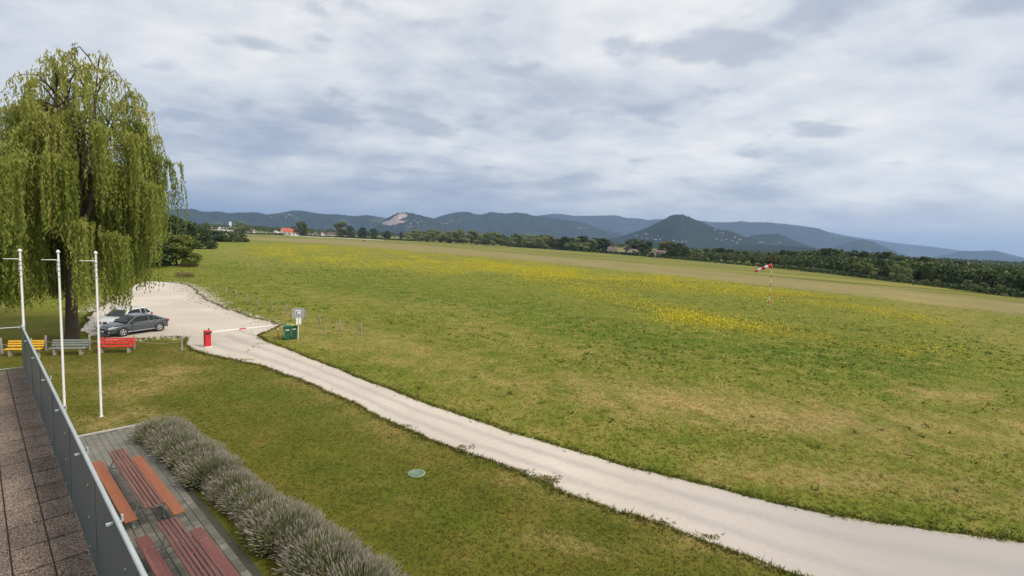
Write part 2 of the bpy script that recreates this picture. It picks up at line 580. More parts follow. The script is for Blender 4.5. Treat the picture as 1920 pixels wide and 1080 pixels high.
base = t.mix(t.math('MULTIPLY', edge, t.smooth(nbb, 0.42, 0.62)), base, (0.24, 0.20, 0.12))
bmp = t.n('ShaderNodeBump', {'Strength': 0.5, 'Distance': 0.02, 'Height': t.math('ADD', nc, nbb)})
bs = t.n('ShaderNodeBsdfPrincipled', {'Base Color': base, 'Roughness': 0.9, 'Specular IOR Level': 0.2, 'Normal': bmp.outputs[0]})
t.n('ShaderNodeOutputMaterial', {'Surface': bs.outputs[0]})
gravel = mt
NR = 420
dl = np.linspace(0, len(roadL) - 1, NR); dr_ = np.linspace(0, len(roadR) - 1, NR)
Ls = np.stack([np.interp(dl, np.arange(len(roadL)), roadL[:, k]) for k in range(3)], 1)
Rs = np.stack([np.interp(dr_, np.arange(len(roadR)), roadR[:, k]) for k in range(3)], 1)
NA = 9
ac = np.linspace(0, 1, NA)
rv = Ls[:, None] * (1 - ac)[None, :, None] + Rs[:, None] * ac[None, :, None]
rv[..., 2] = 0.012
ii = np.arange((NR - 1) * (NA - 1)); r0 = ii // (NA - 1); c0 = ii % (NA - 1); q0 = r0 * NA + c0
road = link('road', np_mesh('road', rv.reshape(-1, 3), np.stack([q0, q0 + NA, q0 + NA + 1, q0 + 1], 1), gravel, {'across': np.tile(ac, NR), 'greyer': np.clip((rv.reshape(-1, 3)[:, 0] - 4.0) / 7.0, 0, 1) * .9}))
tag(road, kind='structure')
lp = lotW[:-1]
tri = tessellate_polygon([[Vector((q[0], q[1], 0)) for q in lp]])
lv = lp.copy(); lv[:, 2] = 0.006
tag(link('gravel_lot', np_mesh('gravel_lot', lv, np.array(tri), gravel, {'across': np.full(len(lv), .5), 'greyer': np.zeros(len(lv))})), kind='structure')

# ------------------------------------------------------------------ hills
def hill_mat(name, c0, c1, rock=False):
    mt, t = new_mat(name)
    P3 = t.n('ShaderNodeNewGeometry').outputs['Position']
    nz = t.noise(P3, 0.012, 7, 0.65); nl = t.noise(P3, 0.0022, 4, 0.55)
    c = t.ramp(nz, [(0.3, c0), (0.7, c1)])
    c = t.mix(t.math('MULTIPLY', t.smooth(nl, 0.60, 0.68), 0.55), c, (0.10, 0.12, 0.045))
    if rock:
        rk = t.n('ShaderNodeAttribute', attribute_name='rock').outputs['Fac']
        rc = t.ramp(t.noise(P3, 0.02, 6, 0.7), [(0.3, (0.22, 0.17, 0.14)), (0.7, (0.48, 0.40, 0.34))])
        c = t.mix(t.smooth(t.math('ADD', rk, t.math('MULTIPLY', t.math('SUBTRACT', nz, .5), .8)), 0.4, 0.6), c, rc)
    bmp = t.n('ShaderNodeBump', {'Strength': 0.7, 'Distance': 14.0, 'Height': t.noise(P3, 0.03, 5, 0.65)})
    b = t.n('ShaderNodeBsdfPrincipled', {'Base Color': c, 'Roughness': 1.0, 'Specular IOR Level': 0.0, 'Normal': bmp.outputs[0]})
    t.n('ShaderNodeOutputMaterial', {'Surface': b.outputs[0]})
    return mt


def fnoise(a, seed, octs=(1, 2, 4, 8), base=1.0):
    r_ = np.random.default_rng(seed)
    return sum(np.sin(a * base * k + r_.uniform(0, 6.28)) * np.cos(a * base * k * .63 + r_.uniform(0, 6.28)) / k for k in octs)


class Hill:
    def __init__(s, name, prof, D, mat, seed, front=2.6, rock=None, jag=5.0):
        prof = np.array(prof, float)
        ux = np.arange(prof[0, 0], prof[-1, 0] + .1, max(1.2, 0.006 * FPX * 900 / D))
        yy = np.interp(ux, prof[:, 0], prof[:, 1])
        k = np.ones(5) / 5
        yy = np.convolve(np.pad(yy, 2, 'edge'), k, 'valid')
        crest = np.array([at(a, b, D) for a, b in zip(ux, yy)])
        r_ = np.random.default_rng(seed)
        hgt = np.maximum(crest[:, 2], 2.0)
        T = np.linspace(-1, 1, 33)
        W = np.maximum(hgt * front, 250) + 0 * hgt
        W = np.convolve(np.pad(W, 12, 'edge'), np.ones(25) / 25, 'valid')
        V = np.zeros((len(ux), len(T), 3))
        for j, tt in enumerate(T):
            f = (math.cos(tt * PI / 2)) ** 1.25
            dirn = crest[:, :2] / np.linalg.norm(crest[:, :2], axis=1)[:, None]
            V[:, j, :2] = crest[:, :2] + dirn * (W * tt)[:, None]
            und = 1 + 0.16 * (1 - f) * fnoise(ux / 18.0 + j * .35, seed + 3)
            V[:, j, 2] = hgt * f * und - 1.5
            if abs(tt) < .97:
                V[:, j, 2] += np.abs(r_.normal(0, jag, len(ux))) * min(1, f * 3)
        s.V, s.ux, s.T = V, ux, T
        s.PX, s.PY = proj(V)
        n0, n1 = len(ux), len(T)
        ii = np.arange((n0 - 1) * (n1 - 1)); a0 = ii // (n1 - 1); b0 = ii % (n1 - 1); q0 = a0 * n1 + b0
        at_ = None
        if rock is not None:
            x_, y_ = s.PX.ravel(), s.PY.ravel()
            at_ = {'rock': caps(rock, x_, y_) * (np.tile(T, n0) < 0.05)}
        s.o = link(name, np_mesh(name, V.reshape(-1, 3), np.stack([q0, q0 + n1, q0 + n1 + 1, q0 + 1], 1), mat, at_, smooth=True))
        tag(s.o, kind='structure')

    def spot(s, x, y):
        """point on the front slope seen at this place of the photograph"""
        i = int(np.argmin(np.abs(s.ux - x)))
        fr = s.T <= 0
        j = int(np.argmin(np.abs(s.PY[i][fr] - y)))
        return s.V[i, j]


hm1 = hill_mat('wooded_hill', (0.012, 0.020, 0.012), (0.034, 0.046, 0.024))
hm2 = hill_mat('quarry_hill', (0.014, 0.022, 0.013), (0.040, 0.050, 0.026), rock=True)
hA = Hill('hill', [(60, 424), (150, 408), (250, 398), (345, 392), (365, 393), (380, 398), (410, 397), (430, 401), (445, 399), (485, 399), (500, 403), (520, 401), (545, 396), (560, 395), (575, 397), (595, 401), (610, 402),
                   (640, 403), (660, 406), (690, 404), (720, 409), (760, 415), (800, 424), (840, 440)], 6200, hm1, 1)
hB = Hill('hill', [(690, 438), (708, 422), (720, 414), (735, 405), (748, 399), (760, 399), (775, 401), (790, 405), (815, 411), (850, 420), (900, 438)], 5200, hm2, 2,
          rock=[(731, 418, 752, 404, 5, 1.0), (722, 420, 740, 420, 2.5, .9), (736, 416, 750, 416, 4, .8), (762, 424, 775, 424, 1.5, .7), (820, 418, 840, 419, 1.5, .6)])
hC = Hill('hill', [(770, 432), (800, 416), (815, 410), (835, 403), (860, 398), (880, 398), (890, 402), (905, 403), (920, 398), (930, 399), (945, 401), (968, 399), (985, 401), (1005, 406), (1030, 408), (1060, 413),
                   (1090, 416), (1110, 424), (1130, 431), (1160, 438), (1200, 452)], 6500, hm1, 3)
hD = Hill('hill', [(940, 440), (970, 415), (1000, 406), (1020, 403), (1040, 401), (1055, 402), (1075, 405), (1110, 405), (1150, 404), (1160, 405), (1175, 409), (1200, 410), (1215, 413), (1240, 411), (1290, 415), (1350, 425), (1430, 455)], 10000, hm1, 4, front=2)
hE = Hill('hill', [(1120, 456), (1165, 444), (1190, 436), (1215, 427), (1240, 415), (1258, 405), (1268, 403), (1280, 403), (1290, 407), (1305, 413), (1320, 419), (1340, 428), (1350, 432), (1370, 434), (1390, 442), (1420, 456), (1470, 472)], 4300, hm1, 5, front=2.2)
hF = Hill('hill', [(1240, 445), (1280, 420), (1310, 414), (1340, 417), (1375, 417), (1390, 415), (1400, 417), (1435, 417), (1470, 420), (1510, 425), (1535, 429), (1570, 441), (1600, 446), (1640, 455), (1700, 480)], 9500, hm1, 6, front=2)
hG = Hill('hill', [(1370, 460), (1400, 446), (1415, 441), (1432, 440), (1455, 439), (1465, 441), (1490, 452), (1520, 464), (1560, 478)], 5200, hm1, 7, front=2.2)
hH = Hill('hill', [(1530, 476), (1560, 465), (1580, 458), (1600, 453), (1620, 450), (1640, 455), (1660, 465), (1690, 478), (1720, 488)], 7600, hm1, 8, front=2)
hI = Hill('hill', [(1480, 450), (1520, 436), (1560, 436), (1580, 441), (1620, 447), (1660, 453), (1700, 458), (1750, 463), (1800, 470), (1850, 478), (1920, 495)], 14500, hm1, 9, front=1.8)
hJ = Hill('hill', [(1700, 494), (1750, 483), (1780, 476), (1805, 471), (1830, 471), (1865, 470), (1890, 476), (1920, 484), (1980, 492), (2060, 498), (2150, 507)], 10500, hm1, 10, front=2)
hK = Hill('hill', [(1330, 466), (1400, 460), (1480, 463), (1560, 470), (1640, 480), (1720, 486), (1800, 488)], 3600, hm1, 11, front=4)

# ------------------------------------------------------------------ plants: generators
def quads(C, Ax, Bx):
    """leaf quads: centre C, half axes Ax (long) and Bx (wide); diamond-ish outline"""
    V = np.stack([C - Ax, C + Bx - Ax * .15, C + Ax, C - Bx - Ax * .15], 1).reshape(-1, 3)
    F = np.arange(len(V)).reshape(-1, 4)
    return V, F


def rand_dirs(n, r_):
    v = r_.normal(size=(n, 3))
    return v / np.linalg.norm(v, axis=1)[:, None]


BARK = simple('bark', (0.055, 0.042, 0.030), 0.95, 0.35, 5, 0.9, stretch=(3, 3, .6))
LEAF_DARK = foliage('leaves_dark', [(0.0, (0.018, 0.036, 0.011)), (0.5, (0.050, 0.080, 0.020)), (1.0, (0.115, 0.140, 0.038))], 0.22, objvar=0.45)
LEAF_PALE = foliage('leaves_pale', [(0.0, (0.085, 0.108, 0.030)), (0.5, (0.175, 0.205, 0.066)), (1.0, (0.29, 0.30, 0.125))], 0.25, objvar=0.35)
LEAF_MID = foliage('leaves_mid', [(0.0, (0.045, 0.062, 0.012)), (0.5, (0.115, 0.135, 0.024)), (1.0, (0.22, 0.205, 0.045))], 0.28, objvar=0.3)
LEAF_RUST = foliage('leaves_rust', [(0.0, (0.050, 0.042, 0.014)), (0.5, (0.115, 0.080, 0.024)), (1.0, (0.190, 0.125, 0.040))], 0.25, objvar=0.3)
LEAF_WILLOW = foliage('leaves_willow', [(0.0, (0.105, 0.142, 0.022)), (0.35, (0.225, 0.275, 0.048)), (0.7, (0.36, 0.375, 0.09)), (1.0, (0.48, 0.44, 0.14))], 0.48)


def crown_mesh(name, mat, seed, h, r_x, z0, nblob, nleaf, ls, shape='round', top_tint=0.12):
    """crown of small leaf clumps on many overlapping lobes; h total height, z0 where the crown begins"""
    r_ = np.random.default_rng(seed)
    ch = h - z0
    bl = []
    for k in range(nblob):
        f = r_.uniform(0.06, 0.94)
        if shape == 'cone': env = (1 - f) ** 0.8
        elif shape == 'column': env = math.sin(PI * min(.97, f * .9 + .08)) ** .4
        elif shape == 'dome': env = math.sqrt(max(.02, 1 - f * f))
        else: env = math.sqrt(max(.03, 1 - (2 * f - 1) ** 2)) * (1.12 - .3 * f)
        a = r_.uniform(0, 2 * PI); rr = r_x * env * math.sqrt(r_.uniform(.1, .85))
        bl.append((rr * math.cos(a), rr * math.sin(a), z0 + f * ch, r_x * r_.uniform(.22, .42) * (0.6 + .5 * env), r_.uniform(-.16, .16)))
    bl = np.array(bl)
    k = r_.integers(0, nblob, nleaf)
    d = rand_dirs(nleaf, r_)
    d[:, 2] = np.abs(d[:, 2]) * np.where(r_.random(nleaf) < .75, 1, -1)
    rad = bl[k, 3] * r_.uniform(.55, 1.05, nleaf) ** .6
    C = bl[k, :3] + d * rad[:, None] * np.array([1, 1, .8])
    C[:, 2] = np.clip(C[:, 2], 0.05 * h if z0 > .5 else 0.03, h)
    ax = rand_dirs(nleaf, r_) * .8 + np.array([0, 0, -.35]); ax /= np.linalg.norm(ax, axis=1)[:, None]
    bx = np.cross(ax, d + 0.4 * rand_dirs(nleaf, r_)); bx /= np.linalg.norm(bx, axis=1)[:, None] + 1e-6
    s = ls * r_.uniform(.6, 1.4, nleaf)
    V, F = quads(C, ax * s[:, None], bx * (s * .62)[:, None])
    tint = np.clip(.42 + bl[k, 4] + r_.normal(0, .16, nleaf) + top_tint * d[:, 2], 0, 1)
    return np_mesh(name, V, F, mat, np.repeat(tint, 4))


def trunk_mesh(name, h, r0_, seed, limbs=6, spread=.35, top=.8):
    r_ = np.random.default_rng(seed)
    mb = MB()
    p = [(0, 0, -.1), (r_.normal(0, .02) * h, r_.normal(0, .02) * h, h * .25), (r_.normal(0, .03) * h, r_.normal(0, .03) * h, h * .5), (r_.normal(0, .04) * h, r_.normal(0, .04) * h, h * top)]
    mb.tube(p, [r0_ * 1.25, r0_ * .9, r0_ * .6, r0_ * .12], 7)
    for k in range(limbs):
        f = r_.uniform(.22, .65); a = r_.uniform(0, 6.28)
        b = Vector(p[1]).lerp(Vector(p[2]), f)
        o = Vector((math.cos(a), math.sin(a), r_.uniform(.5, 1.1))) * h * spread * r_.uniform(.6, 1.1)
        mb.tube([b, b + o * .5 + Vector((0, 0, h * .03)), b + o], [r0_ * .4, r0_ * .26, r0_ * .06], 5)
    return mb.mesh(name, BARK)


class TreeKind:
    def __init__(s, name, mat, seed, h, r_, z0, nb, nl, ls, shape='round', tr=.018):
        s.name, s.h = name, h
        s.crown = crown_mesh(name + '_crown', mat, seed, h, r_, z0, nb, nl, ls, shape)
        s.trunk = trunk_mesh(name + '_trunk', h, h * tr, seed + 1)

    def plant(s, loc, height, label, group=None, name=None, cat='tree', wide=1.0):
        o = empty(name or s.name, loc, random.uniform(0, 6.28), label, cat, group)
        k = height / s.h
        o.scale = (k * wide, k * wide, k)
        link('trunk', s.trunk, o); link('crown', s.crown, o)
        return o


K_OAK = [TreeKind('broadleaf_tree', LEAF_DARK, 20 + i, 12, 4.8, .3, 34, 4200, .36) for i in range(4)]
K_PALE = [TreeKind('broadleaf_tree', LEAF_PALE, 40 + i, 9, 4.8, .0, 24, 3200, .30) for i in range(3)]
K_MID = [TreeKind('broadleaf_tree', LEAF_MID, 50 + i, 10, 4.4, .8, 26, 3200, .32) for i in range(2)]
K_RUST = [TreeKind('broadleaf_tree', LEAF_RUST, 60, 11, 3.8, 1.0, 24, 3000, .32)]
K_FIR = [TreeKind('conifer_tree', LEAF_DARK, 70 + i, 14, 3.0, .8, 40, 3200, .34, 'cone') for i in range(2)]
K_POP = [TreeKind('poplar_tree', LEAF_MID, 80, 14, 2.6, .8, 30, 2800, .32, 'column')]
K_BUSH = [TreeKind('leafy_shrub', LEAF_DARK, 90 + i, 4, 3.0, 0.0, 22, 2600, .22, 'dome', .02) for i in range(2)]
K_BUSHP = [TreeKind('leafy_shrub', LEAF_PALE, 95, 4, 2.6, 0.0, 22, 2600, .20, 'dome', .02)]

# ---- the forest and tree line beyond the runway
BASE = [(640, 950), (780, 830), (860, 760), (940, 690), (1100, 540), (1240, 400), (1440, 276), (1600, 206), (1700, 172), (1800, 147), (1920, 122), (2100, 100)]
TOPS = [(1240, 470), (1300, 465), (1340, 463), (1400, 468), (1440, 471), (1480, 468), (1510, 466), (1550, 465), (1600, 466), (1640, 470), (1690, 475), (1740, 480), (1790, 487), (1850, 495), (1880, 503), (1920, 507), (2100, 530)]


def Dat(x): return float(np.interp(x, *zip(*BASE))) / (math.cos(math.atan((x - 960) / FPX)) if x > 1240 else 1 - (1 - math.cos(math.atan((max(x, 960) - 960) / FPX))))


def plant_px(kind, x, D, ytop, label, group=None, wide=1.0, name=None, cat='tree', minh=1.5):
    p = ground_at_D(x, D)
    hgt = max(minh, H + (hor(x) - ytop) * D / FPX * math.cos(math.atan((x - 960) / FPX)) ** -1 * 1.0)
    dep = float(p @ cF + 0) if False else D * math.cos(math.atan((x - 960) / FPX))
    hgt = max(minh, H + (hor(x) - ytop) * dep / FPX)
    return kind.plant(p, hgt, label, group, name, cat, wide)


def nth(k):
    return '%d%s' % (k, 'th' if 10 <= k % 100 <= 20 else {1: 'st', 2: 'nd', 3: 'rd'}.get(k % 10, 'th'))


rf = random.Random(5)
for row, (kD, lo, hi, step, lab, grp) in enumerate([
        (1.02, .30, .50, 17, 'low tree at the dark forest foot, %s of its row from the left', 'low trees along the foot of the forest'),
        (1.14, .52, .74, 20, 'dark green tree halfway up the forest edge, %s of its row from the left', 'middle trees of the forest edge'),
        (1.32, .80, 1.0, 17, 'dark tall tree on the forest skyline, %s of its row from the left', 'tall trees on the forest skyline')]):
    x = 1262.0 if row else 1290.0
    cnt = 0
    while x < 1960:
        D = Dat(x) * kD * rf.uniform(.98, 1.04)
        yb = hor(x) + H * FPX / (Dat(x) * math.cos(math.atan((x - 960) / FPX)))
        yt = float(np.interp(x, *zip(*TOPS)))
        yt = yb - (yb - yt) * rf.uniform(lo, hi)
        q = rf.random()
        kd = rf.choice(K_OAK) if q < .72 else (rf.choice(K_FIR) if (q < .86 and row and x > 1500) else rf.choice(K_OAK + K_MID))
        if row == 2 and x > 1780 and q > .4: kd = rf.choice(K_FIR)
        cnt += 1
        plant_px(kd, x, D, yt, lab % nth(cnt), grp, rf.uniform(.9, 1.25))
        x += step * rf.uniform(.7, 1.3) * (1.25 if x > 1700 else 1)
# single ones one can point at
for x, yt, kd, lab, wd in [
        (1822, 525, K_PALE[0], 'pale round grey-green tree at the field edge, leftmost of three near the right frame', 1.1),
        (1848, 530, K_PALE[1], 'pale round grey-green tree at the field edge, middle of three near the right frame', 1.1),
        (1884, 533, K_PALE[2], 'pale pointed grey-green tree at the field edge, rightmost of three near the right frame', .9),
        (1632, 494, K_PALE[1], 'broad grey-green tree in front of the forest, right of the windsock', 1.0),
        (1684, 497, K_PALE[0], 'left of two pale willowy trees standing out of the forest front', .8),
        (1700, 500, K_PALE[2], 'right of two pale willowy trees standing out of the forest front', .8),
        (1740, 524, K_BUSHP[0], 'small pale bush at the foot of the forest, left of the three round trees', 1.2),
        (1445, 474, K_RUST[0], 'rust brown tree in the forest directly behind the windsock', 1.0),
        (1605, 492, K_MID[0], 'yellowish green tree at forest front right of the windsock', 1.0)]:
    plant_px(kd, x, Dat(x) * .985, yt, lab, None, wd, cat='bush' if 'bush' in lab else 'tree')
# middle tree line
for x, yt, kd, lab, wd in [
        (790, 434, 0, 'pale bushy tree, first at the left end of the light green tree line', 1.3), (812, 431, 1, 'pale bushy tree, second from the left end of the light green tree line', 1.2),
        (838, 433, 0, 'pale tree, third from the left end of the light green tree line', 1.4), (856, 430, 2, 'taller rounded pale tree in the middle of the light green tree line', 1.3),
        (884, 433, 1, 'broad pale tree left of the low crown in the light tree line', 1.3), (905, 442, 0, 'low pale tree standing before the light green tree line', 1.2),
        (925, 434, 2, 'pale tree just left of the round dark green tree', 1.1), (972, 440, 1, 'pale tree right of the round dark green tree', 1.1), (1000, 441, 0, 'pale tree between the round dark tree and the brown tree', 1.2),
        (1018, 443, 2, 'pale slim tree just left of the brown tree', 1.0), (1080, 447, 0, 'pale low tree before the big dark trees of the line', 1.3), (1108, 449, 1, 'pale low tree left of the white gabled house', 1.2)]:
    plant_px(K_PALE[kd], x, Dat(x), yt, lab, 'light green tree line beyond the runway', wd * 1.25)
for x, yt, kd, lab, wd in [
        (938, 441, K_MID[0], 'round dark green tree standing alone before the light tree line', 1.2), (1033, 446, K_RUST[0], 'brown-leaved tree in the middle of the far tree line', 1.0),
        (1060, 442, K_OAK[0], 'big dark tree right of the brown tree in the line', 1.25), (1130, 447, K_OAK[1], 'dark tree beside the white gabled house, left of it', 1.2),
        (1095, 443, K_OAK[2], 'dark tree between the big dark tree and the white house', 1.1), (1045, 456, K_OAK[3], 'low dark tree under the brown tree', 1.3),
        (1262, 468, K_OAK[0], 'dark tree right of the white two-posted house', 1.2), (1285, 466, K_OAK[2], 'dark rounded tree at the left start of the forest', 1.2), (1190, 470, K_MID[1], 'low light tree between the two white houses', 1.3),
        (1213, 469, K_MID[0], 'low green tree left of the two-posted white house', 1.2), (1310, 468, K_PALE[0], 'grey-green tree at the left start of the forest', 1.2)]:
    plant_px(kd, x, Dat(x) * 1.02, yt, lab, None, wd)
cnt = 0
for k in range(46):
    x = 772 + k * 11.2 + rf.uniform(-4, 4)
    if 1136 < x < 1180 or 1222 < x < 1248: continue
    cnt += 1
    pale = x < 1035 and rf.random() < .7
    plant_px(rf.choice(K_PALE if pale else K_OAK + K_MID), x, Dat(x) * rf.uniform(1.06, 1.2), 433 + (x - 780) * .040 + rf.uniform(-2, 5), 'tree of the back row behind the far tree line, %s from its left end' % nth(cnt), 'second row behind the far tree line', rf.uniform(1.2, 1.7))
# the belt of wood behind the tree line, one mass
def wood_mass(name, pts, dens, hgt, ls, seed, mat):
    r_ = np.random.default_rng(seed)
    C = []; B = []
    for x, D0, D1, ytop in pts:
        for k in range(dens):
            D = r_.uniform(D0, D1)
            xx = x + r_.uniform(-9, 9)
            p = ground_at_D(xx, D)
            hh = max(3.0, H + (hor(xx) - ytop) * D * math.cos(math.atan((xx - 960) / FPX)) / FPX) * r_.uniform(.75, 1.04)
            n = 42
            d = rand_dirs(n, r_)
            rr = hh * .30
            q = np.array([p[0], p[1], hh * .62]) + d * np.array([rr, rr, hh * .40]) * r_.uniform(.7, 1, (n, 1))
            C.append(q); B.append(np.full(n, hh * ls))
    C = np.vstack(C); B = np.concatenate(B)
    n = len(C)
    ax = rand_dirs(n, r_); bx = np.cross(ax, rand_dirs(n, r_)); bx /= np.linalg.norm(bx, axis=1)[:, None]
    V, F = quads(C, ax * B[:, None], bx * B[:, None] * .8)
    o = link(name, np_mesh(name, V, F, mat, np.repeat(np.clip(r_.normal(.42, .18, n), 0, 1), 4)))
    return tag(o, kind='stuff')


fw = [(x, Dat(x) * 1.4, Dat(x) * 2.0, float(np.interp(x, *zip(*TOPS))) + 4) for x in range(1255, 2080, 12)]
fw += [(x, Dat(x) * 1.04, Dat(x) * 1.3, hor(x) + 6 + .35 * (float(np.interp(x, *zip(*TOPS))) - hor(x))) for x in range(1270, 2080, 8)]
tag(wood_mass('forest', fw, 9, 0, .085, 3, LEAF_DARK), 'dense dark wood behind the forest edge on the right', 'wood')
bw = [(x, 1000, 2400, 431 + (x - 640) * .045 + (3 if x > 1150 else 0)) for x in range(330, 1480, 9)] + [(x, 900, 2400, hor(x) - 4) for x in range(1480, 2120, 12)] + [(x, 260, 900, hor(x) + 4) for x in range(1800, 2160, 7)]
tag(wood_mass('woodland', bw, 8, 0, .10, 4, LEAF_DARK), 'far dark woodland belt at the foot of the hills', 'wood')

# ---- shrubs and trees beyond the willow on the left
LEAF_BUSH = foliage('leaves_bush', [(0.0, (0.06, 0.085, 0.014)), (0.5, (0.15, 0.18, 0.03)), (1.0, (0.27, 0.27, 0.055))], .35)
BIGB = TreeKind('leafy_shrub', LEAF_BUSH, 120, 5, 2.9, 0.0, 34, 9000, .15, 'dome', .02)
for x, y, yt, kd, lab, wd, cat in [
        (330, 498, 440, BIGB, 'big round yellow-green shrub at the end of the gravel lot', 1.4, 'bush'),
        (350, 478, 410, K_OAK[0], 'dark tree behind the big round shrub, nearest the field', .9, 'tree'),
        (322, 480, 404, K_OAK[1], 'dark tree behind the willow curtain, second from the field', .9, 'tree'),
        (285, 490, 400, K_OAK[2], 'dark tree half hidden behind the willow right side', .9, 'tree'),
        (372, 466, 428, K_BUSH[0], 'dark bush reaching into the field beside the dark tree', 1.0, 'bush'),
        (404, 453, 434, K_BUSH[0], 'dark low bush, left one of the clump in the field', 1.5, 'bush'),
        (425, 453.5, 435, K_BUSH[1], 'dark low bush, middle one of the clump in the field', 1.5, 'bush'),
        (446, 453.5, 437, K_BUSH[0], 'dark low bush, right end of the clump in the field', 1.5, 'bush'),
        (388, 447, 416, K_POP[0], 'slim yellow-green poplar behind the low bush clump', 1.2, 'tree'),
        (200, 505, 420, K_MID[1], 'green tree standing behind the willow trunk', 1.2, 'tree'),
        (90, 515, 400, K_OAK[3], 'dark tree behind the willow, left of its trunk', 1.2, 'tree'),
        (10, 520, 330, K_MID[0], 'tall tree peeking past the willow at the left frame edge', 1.0, 'tree'),
        (150, 505, 430, K_OAK[2], 'dark low tree seen under the willow curtain', 1.4, 'tree'),
        (245, 500, 440, K_BUSH[1], 'dark bush behind the willow curtain near the lot', 1.2, 'bush')]:
    p = G(x, y)
    D = math.hypot(p[0], p[1])
    plant_px(kd, x, D, yt, lab, None, wd, cat=cat, minh=1.0)
for x, yt, kd, lab in [(448, 415, K_PALE[0], 'grey-green tree left of the red-roofed barn'), (462, 421, K_PALE[1], 'low grey-green tree left of the red-roofed barn'), (564, 416, K_MID[1], 'round olive-brown tree right of the red-roofed barn'),
                       (641, 417, K_MID[0], 'tall light tree right of the barn, before the long hedge'), (655, 424, K_OAK[1], 'dark tree in the row right of the tall light tree, first'), (680, 427, K_OAK[2], 'dark tree in the row right of the tall light tree, second'),
                       (700, 429, K_OAK[3], 'dark tree in the row right of the tall light tree, third'), (725, 432, K_OAK[0], 'dark tree in the row right of the tall light tree, fourth'), (752, 434, K_FIR[0], 'dark pointed tree at the right end of the row')]:
    plant_px(kd, x, 930, yt, lab, None, 1.2)

# long dark hedges across the far fields
def hedge_row(name, pts, hgt, label, seed, mat=LEAF_DARK, wdt=3.0, nper=3.2, ls=.9):
    r_ = np.random.default_rng(seed)
    W = resample(np.array([ground_at_D(x, D) for x, D in pts]), 1.0)
    n = int(len(W) * nper)
    k = r_.integers(0, len(W), n)
    C = W[k] + np.stack([r_.normal(0, wdt / 2, n), r_.normal(0, wdt / 2, n), hgt * r_.uniform(.05, 1, n) * (0.8 + .25 * np.sin(k * .05))], 1)
    ax = rand_dirs(n, r_); bx = np.cross(ax, rand_dirs(n, r_)); bx /= np.linalg.norm(bx, axis=1)[:, None]
    V, F = quads(C, ax * ls, bx * ls * .8)
    o = link(name, np_mesh(name, V, F, mat, np.repeat(np.clip(r_.normal(.3, .15, n), 0, 1), 4)))
    return tag(o, label, 'hedge')


hedge_row('hedge', [(360, 850), (470, 900), (560, 930), (640, 930), (780, 860)], 3.6, 'long dark hedge running past the red-roofed barn', 1, ls=1.3, nper=5)
hedge_row('hedge', [(x, Dat(x) * .97) for x in (950, 1040, 1140, 1250)], 3.4, 'long dark hedge along the runway edge below the white houses', 2, ls=.9, nper=6)
hedge_row('hedge', [(x, Dat(x) * .985) for x in (1250, 1440, 1600, 1700, 1800, 1930)], 2.0, 'low dark undergrowth hedge along the foot of the forest', 3, ls=.5, nper=16)

# ------------------------------------------------------------------ far buildings
WALL_W = simple('white_render', (0.66, 0.64, 0.60), .8, .06, .4)
ROOF_R = simple('red_tiles', (0.36, 0.085, 0.05), .8, .2, .3)
ROOF_B = simple('brown_tiles', (0.115, 0.075, 0.058), .8, .2, .3)
DARKW = simple('dark_window', (0.03, 0.035, 0.04), .2, .1, 1)
TIMBER = simple('weathered_timber', (0.30, 0.26, 0.20), .85, .25, 3, .3, stretch=(1, 1, .2))


def house(name, loc, rz, wd, dp, hw, hr, roof, label, cat='house', group=None, wins=3, wall=WALL_W, parts=True):
    o = empty(name, loc, rz, label, cat, group)
    wl = MB().prism([(-dp / 2, -1.0), (dp / 2, -1.0), (dp / 2, hw), (0, hw + hr), (-dp / 2, hw)], -wd / 2, wd / 2).build('wall', wall, o)
    r_ = MB()
    ov = .5
    for sg in (-1, 1):
        a = Vector((sg * (dp / 2 + ov), 0, hw - ov * hr / (dp / 2) + .06)); b = Vector((0, 0, hw + hr + .06))
        for q in (0,):
            r_.add([(a.x, -wd / 2 - ov, a.z), (a.x, wd / 2 + ov, a.z), (b.x, wd / 2 + ov, b.z), (b.x, -wd / 2 - ov, b.z),
                    (a.x, -wd / 2 - ov, a.z + .3), (a.x, wd / 2 + ov, a.z + .3), (b.x, wd / 2 + ov, b.z + .3), (b.x, -wd / 2 - ov, b.z + .3)],
                   [(0, 1, 2, 3), (7, 6, 5, 4), (0, 4, 5, 1), (1, 5, 6, 2), (3, 2, 6, 7), (0, 3, 7, 4)])
    r_.build('roof', roof, o)
    if parts:
        for sg in (-1, 1):
            for k in range(wins):
                y = (k + .5) / wins * wd - wd / 2
                MB().box((sg * dp / 2, y, hw * .55), (.12, wd / wins * .35, hw * .35)).build('window', DARKW, o)
    return o


def toward(p): return math.atan2(-p[1], -p[0])


p = ground_at_D(543, 930)
ba = house('barn', p, toward(p) + .3, 26, 16, 5.5, 6.5, ROOF_R, 'long barn with red tiled roof far across the field', 'barn', wins=4)
mb = MB(); mb.prism([(-8, -.5), (8, -.5), (8, 2.5), (-8, 7.5)], -4, 4)
mb.build('lean_to', simple('pale_sheet_roof', (.62, .58, .5), .6), ba, (3, -17.2, 0), PI / 2)
p = ground_at_D(420, 1500)
fb = empty('factory', p, toward(p), 'long white factory with a white tower far beyond the low bushes', 'factory')
MB().box((0, 0, 4), (18, 56, 10)).build('wall', WALL_W, fb)
MB().box((0, 0, 9.3), (19, 57, .6)).build('roof', simple('grey_roof', (.5, .5, .5), .7), fb)
MB().box((0, 14, 17), (6, 6, 15)).build('tower', WALL_W, fb)
for k in range(6): MB().box((9.05, -25 + k * 9, 4.5), (.2, 5, 2)).build('window', DARKW, fb)
p = ground_at_D(1148, Dat(1148) * .985)
house('house', p, toward(p) + .2, 8, 8, 3.0, 3.2, ROOF_B, 'small white gabled house behind the long hedge, left of two', wins=2)
